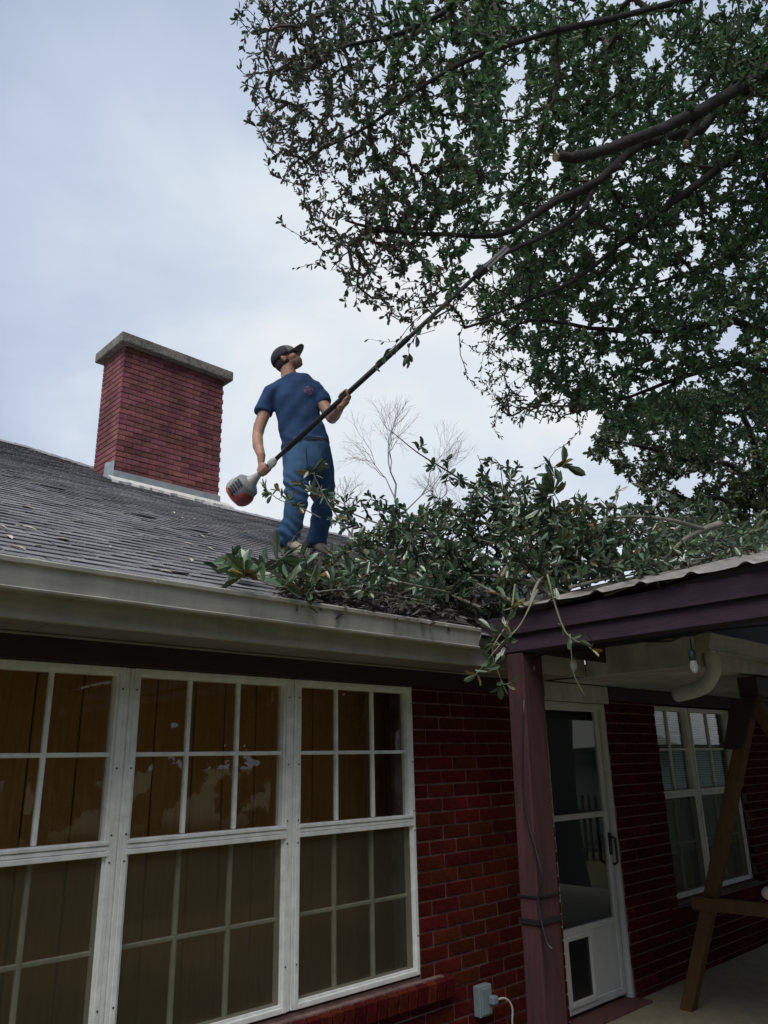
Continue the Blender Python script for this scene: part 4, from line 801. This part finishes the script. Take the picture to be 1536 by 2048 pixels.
# --- the saw first, because the hands close on it
P0 = pp(528, 940, 0.20); P1 = at(962, 543, 5.80); AX = unit(P1-P0)
def shaft_at(u):
    k = min(np.linspace(0, 1, 400), key=lambda q: abs(proj(P0+(P1-P0)*q)[0, 0]-u)); return P0+(P1-P0)*k
GR, GL = P0+AX*0.0, shaft_at(688)
FF = [on_roof(583, 1104), on_roof(641, 1108)]; FD = [unit(RT*0.9+TOW*0.55), unit(RT*0.75+TOW*0.8)]
tR, tL = t_of(FF[0]), t_of(FF[1])
ank = [FF[0]-FD[0]*0.06+UP*0.09, FF[1]-FD[1]*0.06+UP*0.09]
body = MB()
# trunk, hips and legs under the clothes
body.tube([pp(613, 915, -0.01), pp(610, 885, 0), pp(603, 855, 0), pp(596, 815, 0), pp(592, 785, 0), pp(584, 765, 0)], A([42, 42, 38, 42, 40, 14])*SC, 16, rad2=[.10, .105, .095, .105, .095, .055], ref=RT)
kR, kL = pp(594, 1000, 0.06), pp(646, 988, tL*0.5+0.05)
body.tube([pp(592, 900, 0), pp(592, 945, 0.03), kR, pp(584, 1045, tR*0.6+.02), ank[0]], A([19, 21, 15, 14, 9])*SC, 12)
body.tube([pp(637, 900, -0.02), pp(643, 945, tL*.25), kL, pp(640, 1040, tL*0.8+.02), ank[1]], A([19, 20, 15, 14, 9])*SC, 12)
for a_, d_ in zip(ank, FD): body.tube([a_, a_-UP*0.04+d_*0.03, a_-UP*0.06+d_*0.13], [.035, .035, .03], 10)
# neck and head
FWD = unit(RT*0.88+UP*0.46+TOW*0.16); SIDE = unit(TOW-FWD*np.dot(TOW, FWD)); HU = np.cross(FWD, SIDE); HU = HU if HU[2] > 0 else -HU; AXH = [FWD, SIDE, HU]
HC = pp(574, 719, 0.0)
HS = 1.10
hp = lambda f_, s_, u_: HC+(FWD*f_+SIDE*s_+HU*u_)*HS
AXH = [FWD*HS, SIDE*HS, HU*HS]
body.tube([pp(583, 772, 0), pp(579, 757, 0), pp(576, 740, 0), hp(-.005, 0, -.02)], [.082, .070, .066, .062], 14)
body.ell(hp(-0.012, 0, 0.012), 0.098, 0.076, 0.095, AXH); body.ell(hp(0.040, 0, -0.045), 0.062, 0.057, 0.062, AXH); body.ell(hp(0.062, 0, -0.088), 0.030, 0.030, 0.022, AXH)
body.ell(hp(0.078, 0, 0.018), 0.022, 0.05, 0.020, AXH); body.tube([hp(.088, 0, .012), hp(.108, 0, -.018), hp(.092, 0, -.030)], [.009, .014, .011], 8)
body.ell(hp(0.092, 0, -0.052), 0.012, 0.024, 0.007, AXH); body.ell(hp(0.088, 0, -0.066), 0.013, 0.022, 0.008, AXH)
for s_ in (1, -1):
    body.ell(hp(0.050, s_*.048, -0.025), 0.035, 0.022, 0.028, AXH)
    body.ell(hp(-0.016, s_*.077, -0.018), 0.020, 0.008, 0.033, AXH); body.ell(hp(-0.024, s_*.084, -0.010), 0.012, 0.006, 0.025, AXH)
# arms
WR, WL_ = GR+UP*0.075-RT*0.018-AX*0.01, GL-UP*0.065-AX*0.035+TOW*0.0
body.tube([pp(550, 783, 0), pp(538, 800, .01), pp(527, 832, .03), pp(519, 852, .05), pp(515, 872, .07), pp(516, 892, .13), WR+UP*0.055, WR], [.046, .050, .053, .051, .045, .045, .035, .029], 14)
EL = pp(664, 838, .10)
body.tube([pp(630, 784, 0), pp(640, 797, .02), pp(652, 818, .06), EL], [.048, .054, .052, .044], 14)
body.tube([EL, EL+(WL_-EL)*0.35, EL+(WL_-EL)*0.75, WL_], [.044, .047, .036, .028], 14)
def grip(Q, ax, palm, wrist, sgn):
    b_ = unit(palm-ax*np.dot(palm, ax)); c_ = np.cross(ax, b_)*sgn
    body.ell(Q+b_*0.036, 0.042, 0.020, 0.034, [ax, b_, c_]); body.tube([wrist, Q+b_*0.045, Q+b_*0.036], [.027, .026, .022], 10)
    ln = (0.92, 1.0, 0.97, 0.82)
    for i in range(4):
        o_ = ax*(0.033-0.022*i); q_ = []
        for a in np.radians([15, 60, 105, 150, 195, 225*ln[i]]): q_.append(Q+o_+(b_*math.cos(a)+c_*math.sin(a))*0.035)
        body.tube(q_, [.0125, .0125, .012, .0115, .011, .0095], 8)
    th = [Q+b_*0.034+ax*0.030-c_*0.015, Q+ax*0.048-c_*0.032+b_*0.006, Q+ax*0.052-c_*0.024-b_*0.020, Q+ax*0.050-c_*0.002-b_*0.030]
    body.tube(th, [.013, .0115, .0105, .009], 8)
grip(GR, AX, UP*0.7-RT*0.5-TOW*0.1, WR, 1); grip(GL, AX, RT*0.65-UP*0.65+TOW*0.2, WL_, 1)
skin = remesh(body, 'body', m_skin, man, 0.0062, 4)
ey = MB().ell(hp(0.083, 0.034, 0.002), .008, .010, .007, AXH); ey.build('eye', m_black, man, smooth=True)
MB().ell(hp(0.083, -0.034, 0.002), .008, .010, .007, AXH).build('eye', m_black, man, smooth=True)
hr = MB().ell(hp(-0.030, 0, -0.010), 0.084, 0.079, 0.085, AXH); hair = remesh(hr, 'hair', mat('hair_brown', (0.05, 0.035, 0.028), 0.8), man, 0.008, 2)
bd_ = MB().ell(hp(0.041, 0, -0.056), 0.0632, 0.0585, 0.054, AXH); bd_.ell(hp(0.063, 0, -0.090), 0.031, 0.031, 0.0225, AXH); remesh(bd_, 'beard', mat('stubble_brown', (0.31, 0.175, 0.13), 0.7, var=0.25, scale=60), man, 0.006, 2)
# t-shirt
sh = MB()
sh.tube([pp(582, 755, 0), pp(586, 763, 0), pp(591, 774, 0), pp(594, 800, .01), pp(597, 830, .01), pp(602, 855, .005), pp(607, 872, 0), pp(611, 893, 0)], A([19, 37, 49, 51, 47, 46, 49, 52])*SC, 22, rad2=[.080, .094, .112, .130, .124, .120, .130, .142], ref=RT)
sh.tube([pp(560, 778, 0), pp(545, 788, .0), pp(533, 806, .01), pp(526, 827, .025)], [.084, .088, .082, .078], 14); sh.tube([pp(582, 764, 0), pp(562, 774, 0), pp(546, 786, 0)], [.070, .078, .074], 14); sh.tube([pp(584, 762, 0), pp(606, 767, 0), pp(632, 780, 0)], [.070, .080, .074], 14); sh.tube([pp(622, 776, 0), pp(635, 784, .01), pp(644, 797, .025), pp(650, 808, .04)], [.070, .072, .066, .064], 14)
def folds(V_):
    d_ = (V_-FT); a = d_@RT; b = d_[:, 2]; k = np.clip((1.05-b)/0.3, 0, 1)
    return 0.011*np.sin(b*62+a*24+2.2*np.sin(a*9))*k+0.004*np.sin(a*38-b*30)*(1-k)+0.004*np.sin(a*16+b*21)
remesh(sh, 'shirt', m_shirt, man, 0.010, 5, 'dark blue t-shirt with a small round pink chest emblem', folds)
col_c = pp(582, 757, 0); MB().tube([pp(582, 756, 0)+A([0, 0, .004]), pp(583, 760, 0)], [.079, .084], 20, rad2=[.078, .084], ref=RT, cap=False).build('collar', m_shirt, man, smooth=True)
# jeans with rolled cuffs
jn = MB()
jn.tube([pp(611, 884, 0), pp(612, 900, 0), pp(613, 925, 0), pp(615, 948, 0)], A([49, 51, 51, 46])*SC, 20, rad2=[.130, .138, .138, .118], ref=RT)
jn.tube([pp(590, 905, 0), pp(594, 945, .03), pp(592, 980, .055), kR, pp(586, 1040, tR*.6+.02), pp(577, 1070, tR*.9), ank[0]+UP*0.045], A([26, 28.5, 25, 23, 22, 23, 24])*SC, 14)
jn.tube([pp(637, 905, -.01), pp(644, 945, tL*.25), kL+UP*.04, pp(645, 1010, tL*.6+.03), pp(641, 1050, tL*.85), ank[1]+UP*0.05], A([26, 28, 25.5, 23, 22, 23])*SC, 14)
def jfold(V_):
    b = V_[:, 2]-FT[2]; a = (V_-FT)@RT; kk = np.exp(-((b-0.5)/0.1)**2)+np.clip((0.3-b)/0.2, 0, 1); return 0.011*np.sin(b*75+a*30+2*np.sin(a*20))*kk+0.004*np.sin(b*26+a*34)
jeans = remesh(jn, 'jeans', m_denim, man, 0.010, 5, None, jfold)
for a_ in ank: MB().tube([a_-UP*0.005, a_+UP*0.055], [.094, .091], 18, rad2=[.082, .080], ref=RT).build('jeans_cuff', m_cuff, man, smooth=True, bevel=0.008)
for q_ in ([(577, 897), (582, 910), (572, 924)], [(648, 897), (644, 910), (655, 922)], [(612, 893), (613, 915), (616, 940)]):
    MB().tube(spline([pp(u, v, 0.137-0.00003*(u-612)**2) for u, v in q_], 8), 0.004, 5).build('jeans_seam', m_cuff, man, smooth=True)
MB().tube([pp(611, 888, 0), pp(611.5, 893, 0)], [50.5*SC]*2, 28, rad2=[.139, .140], ref=RT, cap=False).build('belt', m_capd, man, smooth=True)
# boots
for f_, d_ in zip(FF, FD):
    s_ = np.cross(UP, d_); dz = lambda p_: roofz(p_[1])+0.012
    he, mi, to = f_-d_*0.12, f_+d_*0.02, f_+d_*0.15
    he, mi, to = [A([p_[0], p_[1], dz(p_)]) for p_ in (he, mi, to)]
    b1 = MB(); b1.tube([he+UP*.045, he+d_*.03+UP*.05, mi+UP*.05, to+UP*.035, to+d_*.025+UP*.03], [.030, .042, .046, .045, .025], 14, rad2=[.035, .045, .042, .030, .018], ref=s_); b1.tube([he+d_*.05+UP*.05, he+d_*.06+UP*.13], [.045, .05], 12)
    bt = remesh(b1, 'boot', m_boot, man, 0.008, 3)
    MB().tube([he-d_*.015+UP*.010, he+d_*.03+UP*.010, mi+UP*.010, to+UP*.010, to+d_*.03+UP*.012], [.030, .044, .047, .048, .022], 14, rad2=[.014]*5, ref=s_).build('sole', m_sole, bt, smooth=True)
# cap: crown panels, brim, button
cr = MB(); nu, nv = 20, 8
CB = hp(-0.012, 0, 0.022)
def crown(lo_, hi_, m_, nm, par):
    q = MB(); V_ = []
    for i in range(nv+1):
        th = math.pi/2*i/nv*1.12
        for j in range(13):
            ph = lo_+(hi_-lo_)*j/12; rr_ = math.sin(th)
            V_.append(CB+FWD*(0.124*rr_*math.cos(ph))+SIDE*(0.099*rr_*math.sin(ph))+HU*(0.110*math.cos(th)))
    f_ = [(i*13+j, (i+1)*13+j, (i+1)*13+j+1, i*13+j+1) for i in range(nv) for j in range(12)]
    q.add(V_, f_); o = q.build(nm, m_, par, smooth=True); s_ = o.modifiers.new('t', 'SOLIDIFY'); s_.thickness = 0.004; s_.offset = 1; return o
capo = crown(-1.05, 1.05, m_cap, 'cap', man); tag(capo, 'grey baseball cap with dark back panels')
crown(1.05, math.pi, m_capd, 'cap_panel', capo); crown(-math.pi, -1.05, m_capd, 'cap_panel', capo)
br = MB(); V_ = []; nn = 12
for i in range(5):
    rr_ = i/4
    for j in range(nn+1):
        ph = -1.15+2.3*j/nn; base = CB+FWD*(0.121*math.cos(ph))+SIDE*(0.097*math.sin(ph))-HU*0.012
        tipp = CB+FWD*(0.121*math.cos(ph)*0.35+0.160*(1-(ph/1.9)**2)*1.0)+SIDE*(0.090*math.sin(ph*1.05))+HU*(-0.032*(ph/1.15)**2+0.016)
        V_.append(base*(1-rr_)+tipp*rr_-HU*0.004*math.sin(rr_*3.1)*0)
br.add(V_, [(i*(nn+1)+j, (i+1)*(nn+1)+j, (i+1)*(nn+1)+j+1, i*(nn+1)+j+1) for i in range(4) for j in range(nn)])
o = br.build('brim', m_cap, capo, smooth=True); s_ = o.modifiers.new('t', 'SOLIDIFY'); s_.thickness = 0.005
# ================================================================== pole saw
saw = thing('pole_saw', P0, 'long motor pole saw with grey and red engine, held diagonally up into the tree', 'pole saw')
m_shaft = mat('shaft_dark', (0.035, 0.033, 0.035), 0.4, var=0.2, scale=20); m_grey = mat('housing_grey', (0.42, 0.42, 0.39), 0.45, var=0.08, scale=20); m_red = mat('housing_red', (0.55, 0.065, 0.03), 0.4, var=0.1, scale=20); m_tank = mat('tank_dark_red', (0.23, 0.04, 0.045), 0.35, var=0.15, scale=20); m_mid = mat('housing_mid', (0.22, 0.22, 0.225), 0.45, var=0.1, scale=20)
MB().tube([P0+AX*0.05, P0+AX*0.9, P1], [.018, .018, .016], 12).build('shaft', m_shaft, saw, smooth=True)
MB().tube([P0+AX*0.25, P0+AX*1.55], [.0215, .0215], 12).build('shaft_sleeve', m_black, saw, smooth=True)
EA = -AX; EB = unit(UP-AX*np.dot(UP, AX)); EC = np.cross(EA, EB)
tb = MB().tube([P0+AX*.055, P0+AX*.07, P0+AX*.11, P0+AX*.14], [.026, .034, .032, .020], 14, rad2=[.022, .028, .026, .018], ref=EB); tb.ell(P0+AX*.085-EB*.02, .045, .020, .022, [AX, EC, EB]); remesh(tb, 'trigger_housing', m_grey, saw, 0.004, 3)
MB().tube([P0-AX*.05, P0+AX*.04], [.020, .020], 12).build('rear_grip', m_black, saw, smooth=True)
hs = MB(); hs.tube([P0-AX*.045, P0-AX*.10, P0-AX*.155], [.022, .036, .060], 14)
remesh(hs, 'clutch_cone', m_grey, saw, 0.004, 2)
EC0 = P0-AX*0.25; KE = 1.27; AXs, EAs = AX, EB; AX = AX*KE; EB0 = EB; EB = EB*KE; EC = EC*KE
hb = MB(); hb.tube([EC0+AX*.085, EC0+AX*.06, EC0+AX*.0, EC0-AX*.045], A([.050, .084, .092, .080])*KE, 20, rad2=A([.045, .076, .082, .070])*KE, ref=EB); remesh(hb, 'engine_housing', m_mid, saw, 0.005, 2)
tc_ = MB(); tc_.ell(EC0+EB*.045-AX*.02, .075, .070, .058, [AX, EC, EB]); remesh(tc_, 'air_filter_cover', m_grey, saw, 0.005, 2)
rd = MB(); rd.tube([EC0-AX*.046, EC0-AX*.065, EC0-AX*.082], A([.088, .084, .05])*KE, 18, rad2=A([.076, .073, .04])*KE, ref=EB); remesh(rd, 'starter_cover', m_red, saw, 0.005, 2)
tk = MB(); tk.ell(EC0-EB*.055-AX*.012, .070, .066, .046, [AX, EC, EB]); remesh(tk, 'fuel_tank', m_tank, saw, 0.005, 2)
cs = EC if np.dot(EC, TOW) > 0 else -EC
cs = cs*1.0
for i in range(5):
    c = EC0+AX*(.045-.021*i)+cs*.079-EB*.004; MB().bar(c-EB*.026, c+EB*.024, .013, .014, ref=unit(cs)).build('vent_slot', m_black, saw)
AX = AXs; EB = EB0; EC = np.cross(-AX, EB)
gb = P1-AX*0.02
MB().bar(P1-AX*.06, P1+AX*.05, .055, .06, ref=EC).build('gearbox', m_black, saw, bevel=0.012, seg=2)
bd = unit(at(992, 511, 5.80)-at(948, 551, 5.80)); b0 = P1+AX*0.03
bo = MB().bar(b0, b0+bd*0.24, .006, .045, ref=unit(np.cross(bd, TOW))).build('guide_bar', mat('bar_steel', (0.22, 0.22, 0.21), 0.45, metal=0.4, var=0.1), saw, bevel=0.002)
MB().bar(b0+bd*.01, b0+bd*0.25, .009, .006, ref=unit(np.cross(bd, TOW))).build('chain', m_black, saw)
# ================================================================== small things of the porch
def cable(name, pts, r, m_, label, cat, parent=None): 
    c = spline(pts, 40); return MB().tube(c, r, 6).build(name, m_, parent, smooth=True, label=label, cat=cat)
sl_ = thing('string_light', (BX+0.12, 2.5, 2.22), 'string of clear bulbs on black cable under the maroon beam', 'string light')
sx_ = BX+0.115
cpts = [(sx_, 2.98, 2.23), (sx_, 2.86, 2.20), (sx_, 2.72, 2.232), (sx_, 2.45, 2.215), (sx_, 2.2, 2.235), (sx_, 1.95, 2.21), (sx_, 1.80, 2.235), (sx_, 1.2, 2.22), (sx_, 0.3, 2.235)]
MB().tube(spline(cpts, 48), 0.006, 6).build('cable', m_black, sl_, smooth=True)
m_bulb = glass('bulb_glass', (0.95, 0.95, 0.95), 1.5, 0.05, 0.25, (0.8, 0.8, 0.78))
for (u, v) in ((1062, 1318), (1145, 1312), (1385, 1312)):
    c = onX(u, v, sx_); sk = MB().tube([c+UP*.035, c+UP*.03, c+UP*0.0, c-UP*.022], [.010, .017, .019, .017], 12).build('socket', mat('socket_green', (0.02, 0.045, 0.04), 0.5), sl_, smooth=True)
    MB().tube([c+UP*.03, c+UP*.09], .004, 6).build('lead', m_black, sl_)
    MB().tube([c-UP*.020, c-UP*.035, c-UP*.060, c-UP*.080, c-UP*.088], [.013, .018, .022, .014, .003], 14).build('bulb', m_bulb, sl_, smooth=True)
pf = [py0-0.006, BX+0.004]
cable('black_cable', [onX(1048, 1400, BX-0.004), onX(1046, 1560, BX-0.02), onX(1056, 1640, BX-0.03), onX(1072, 1700, BX-0.04), onX(1085, 1760, BX-.05), onX(1076, 1800, BX-.05), onX(1092, 1880, BX-.06), onX(1106, 1900, BX-.06)], 0.007, m_black, 'black cable running down the maroon porch post', 'cable')
st_ = MB()
def strap(z):
    o_ = lean*(1-(z+0.1)/(bz0+0.1)); a, b = BX+0.004, BX+0.004+w_; e_ = 0.006
    q = [A([a-e_, py1+e_, z])+o_, A([a-e_, py0-e_, z])+o_, A([b+e_, py0-e_, z])+o_, A([b+e_, py1+e_, z])+o_, A([a-e_, py1+e_, z])+o_]
    return q
for z_, lb in ((0.90, 'thin black cord tied round the maroon post'), (0.775, 'double black strap round the maroon post below the cord')):
    q = strap(z_); m_ = MB()
    for a, b in zip(q[:-1], q[1:]): m_.bar(a, b, 0.006, 0.010 if z_ > 0.8 else 0.026)
    m_.build('strap', m_black, label=lb, cat='strap')
th_ = onY(1093, 1760, WY-0.012)
MB().box((th_[0]-0.025, WY-0.02, th_[2]-0.10), (th_[0]+0.0, WY-0.004, th_[2]+0.11)).build('thermometer', m_door, bevel=0.006, label='narrow white thermometer on the brick beside the storm door', cat='thermometer')
# outlet box with plugged-in white cord
ob = onY(966, 2000, WY-0.03); ox, oz = float(ob[0]), float(ob[2])
outl = thing('outlet_box', (ox, WY, oz-0.08), 'grey weatherproof outlet box on the brick wall under the wide window', 'outlet box')
m_og = mat('outlet_grey', (0.20, 0.25, 0.28), 0.5, var=0.08, scale=20)
MB().box((ox-0.058, WY-0.055, oz-0.082), (ox+0.058, WY-0.003, oz+0.082)).build('box', m_og, outl, bevel=0.006, seg=2); MB().box((ox-0.048, WY-0.062, oz-0.07), (ox+0.048, WY-0.056, oz+0.07)).build('cover', m_og, outl, bevel=0.003)
cord = thing('power_cord', (ox+0.05, WY-0.1, oz), 'white power cord hanging from the grey outlet box', 'cord')
MB().box((ox+0.01, WY-0.105, oz-0.02), (ox+0.06, WY-0.063, oz+0.025)).build('plug', m_og, cord, bevel=0.008, seg=2)
MB().tube(spline([(ox+0.05, WY-0.085, oz+0.0), (ox+0.13, WY-0.10, oz-0.005), (ox+0.175, WY-0.11, oz-0.06), (ox+0.18, WY-0.10, oz-0.16), (ox+0.25, WY-0.08, oz-0.25), (ox+0.35, WY-0.1, oz-0.33)], 30), 0.0055, 8).build('wire', mat('cord_white', (0.65, 0.64, 0.6), 0.5), cord, smooth=True)
# timber A-frame swing stand
m_tim = mat('timber_treated', (0.075, 0.038, 0.014), 0.7, col2=(0.14, 0.075, 0.025), scale=8, stretch=(3, 3, 0.7), bump=0.2, detail=7)
stn = thing('timber_stand', (6.0, 2.6, -0.1), 'brown timber A-frame stand leaning legs in front of the far window', 'stand')
XS = 5.95
f0 = onX(1376, 2022, XS); l1_ = onX(1470, 1560, XS); dl = (l1_-f0); ap = f0+dl*(2.02-f0[2])/dl[2]
MB().bar(f0, ap, 0.088, 0.088, ref=(1, 0, 0)).build('leg', m_tim, stn, bevel=0.005)
cb0 = onX(1392, 1806, XS-0.065); MB().bar((XS-0.065, cb0[1]+0.03, cb0[2]), (XS-0.065, cb0[1]-1.9, cb0[2]+0.02), 0.038, 0.088).build('crossbar', m_tim, stn, bevel=0.004)
f1 = A([XS, 2*ap[1]-f0[1]-0.1, f0[2]]); MB().bar(f1, ap, 0.088, 0.088, ref=(1, 0, 0)).build('leg', m_tim, stn, bevel=0.005)
MB().prism([tuple(onX(u, v, XS-0.07)) for u, v in ((1446, 1500), (1484, 1497), (1512, 1395), (1462, 1397))], (0.02, 0, 0)).build('dark_plate', m_frieze, stn, bevel=0.003)  # dark plate at the top of the stand
MB().box((XS-0.05, ap[1]-0.07, ap[2]), (XS+2.2, ap[1]+0.07, ap[2]+0.14)).build('top_beam', m_frieze, stn, bevel=0.006)
cl = onX(1534, 1789, XS-0.10); cm = MB(); cm.tube(spline([cl+A([0, 0.03, 0.0]), cl+A([0, -.05, .01]), cl+A([0.02, -.22, -.01]), cl+A([0, -.4, 0])], 12), [.02, .035, .045, .045, .05, .05, .045, .045, .05, .05, .04, .04, .03][:13], 10); remesh(cm, 'cushion_roll', mat('cushion_pale', (0.62, 0.50, 0.50), 0.8, var=0.1), None, 0.008, 3); tag(bpy.data.objects['cushion_roll'], 'pale pinkish cushion resting on the timber crossbar at the right edge', 'cushion')
# ================================================================== the yard behind the camera, seen in the window glass
m_leaf_y = mat('leaf_yard', (0.040, 0.055, 0.028), 0.6, col2=(0.07, 0.075, 0.04), scale=0.5, island=0.4, trans=0.1)
def yard_tree(x, y, h, rw, label, seed, dens=2600):
    rg = np.random.default_rng(seed); root = thing('yard_tree', (x, y, -0.3), label, 'tree', 'trees round the yard behind the photographer')
    tr_ = spline([(x, y, -0.35), (x+0.2, y, h*0.25), (x-0.1, y+.2, h*0.55), (x, y, h*0.9)], 16); MB().tube(tr_, np.linspace(0.3, 0.06, len(tr_)), 8).build('trunk', m_bark, root, smooth=True)
    q = rg.normal(size=(170, 3)); q /= np.linalg.norm(q, axis=1, keepdims=True); q *= rg.uniform(0.1, 1, (170, 1))**0.4
    P_ = A([x, y, h*0.48])+q*A([rw, rw, h*0.50]); pa, po, ra, _ = grow([tr_[4:]], P_, step=0.5, k_r=0.006)
    wood(pa, po, ra, 0.12, 4).build('limbs', m_bark, root, kind='stuff'); leaf_obj('crown', leaves_on(pa, po, dens//17, (0.25, 0.5), 0.55, 1.5, 0.1), m_leaf_y, root)
ROW = (((-9, -11, 10, 4.2), 'leftmost dark tree of the yard row behind the photographer'), ((-2, -14, 12, 4.6), 'tall dark tree second from the left in the yard row'), ((4, -15, 13, 4.6), 'tallest dark tree of the yard row'), ((9, -16, 12, 4.2), 'dark tree of the yard row just left of the shed'), ((13.5, -18, 13, 4.6), 'dark tree behind the near end of the pale shed'), ((18.5, -14, 12, 4.2), 'dark tree rising behind the middle of the pale shed'), ((24, -12, 13, 4.8), 'dark tree behind the far end of the pale shed'), ((28, -5, 12, 5), 'dark tree far along the fence beyond the shed'), ((27, 2, 12, 5), 'dark tree beyond the far corner of the house'), ((6.8, -12.2, 11, 3.8), 'nearest dark tree of the yard row'), ((14.8, -13, 11, 3.8), 'dark tree just left of the garage'), ((-12, -3, 10, 4), 'dark tree off the end of the house front'))
for i, ((x, y, h, rw), lb) in enumerate(ROW):  # some trees added to block low sky and close reflected sky gaps
    yard_tree(x, y, h, rw, lb, 40+i)
shed = thing('shed', (19, -7.5, -0.3), 'pale teal shed with white gable roof across the yard', 'shed')
MB().box((16, -9.5, -0.3), (22, -5.5, 1.9)).build('wall', mat('shed_teal', (0.30, 0.42, 0.40), 0.8, var=0.08), shed)
MB().prism([(15.7, -9.8, 1.85), (15.7, -5.2, 1.85), (15.7, -7.5, 3.1)], (6.6, 0, 0)).build('roof', mat('shed_roof_white', (0.70, 0.70, 0.68), 0.6, var=0.05), shed)
MB().box((15.97, -8.0, -0.25), (15.995, -7.0, 1.7)).build('door', mat('shed_door', (0.12, 0.14, 0.14), 0.7), shed)
gar = thing('garage', (18.5, -3, -0.3), 'pale teal garage with white gable roof near the oak', 'garage')
MB().box((16, -5.2, -0.3), (21, -0.8, 1.9)).build('wall', MATS['shed_teal'], gar); MB().prism([(15.6, -5.5, 1.85), (15.6, -0.5, 1.85), (15.6, -3, 3.2)], (5.8, 0, 0)).build('roof', MATS['shed_roof_white'], gar); MB().box((15.96, -3.9, -0.25), (15.99, -2.2, 1.6)).build('door', MATS['shed_door'], gar)
fn = thing('picket_fence', (14, -3, -0.3), 'dark picket fence in front of the shed and the garage', 'fence')
pk = MB().box((0, 0, 0), (0.09, 0.02, 1.2)).mesh('picket', mat('fence_dark', (0.07, 0.06, 0.05), 0.9, var=0.2))
for i in range(60): link(bpy.data.objects.new('picket', pk), fn, (13.6+0.02*i, -9+0.14*i, -0.3))
MB().bar((13.66, -9, 0.0), (14.86, -0.6, 0.0), 0.04, 0.08).build('rail', MATS['fence_dark'], fn); MB().bar((13.66, -9, 0.6), (14.86, -0.6, 0.6), 0.04, 0.08).build('rail', MATS['fence_dark'], fn)
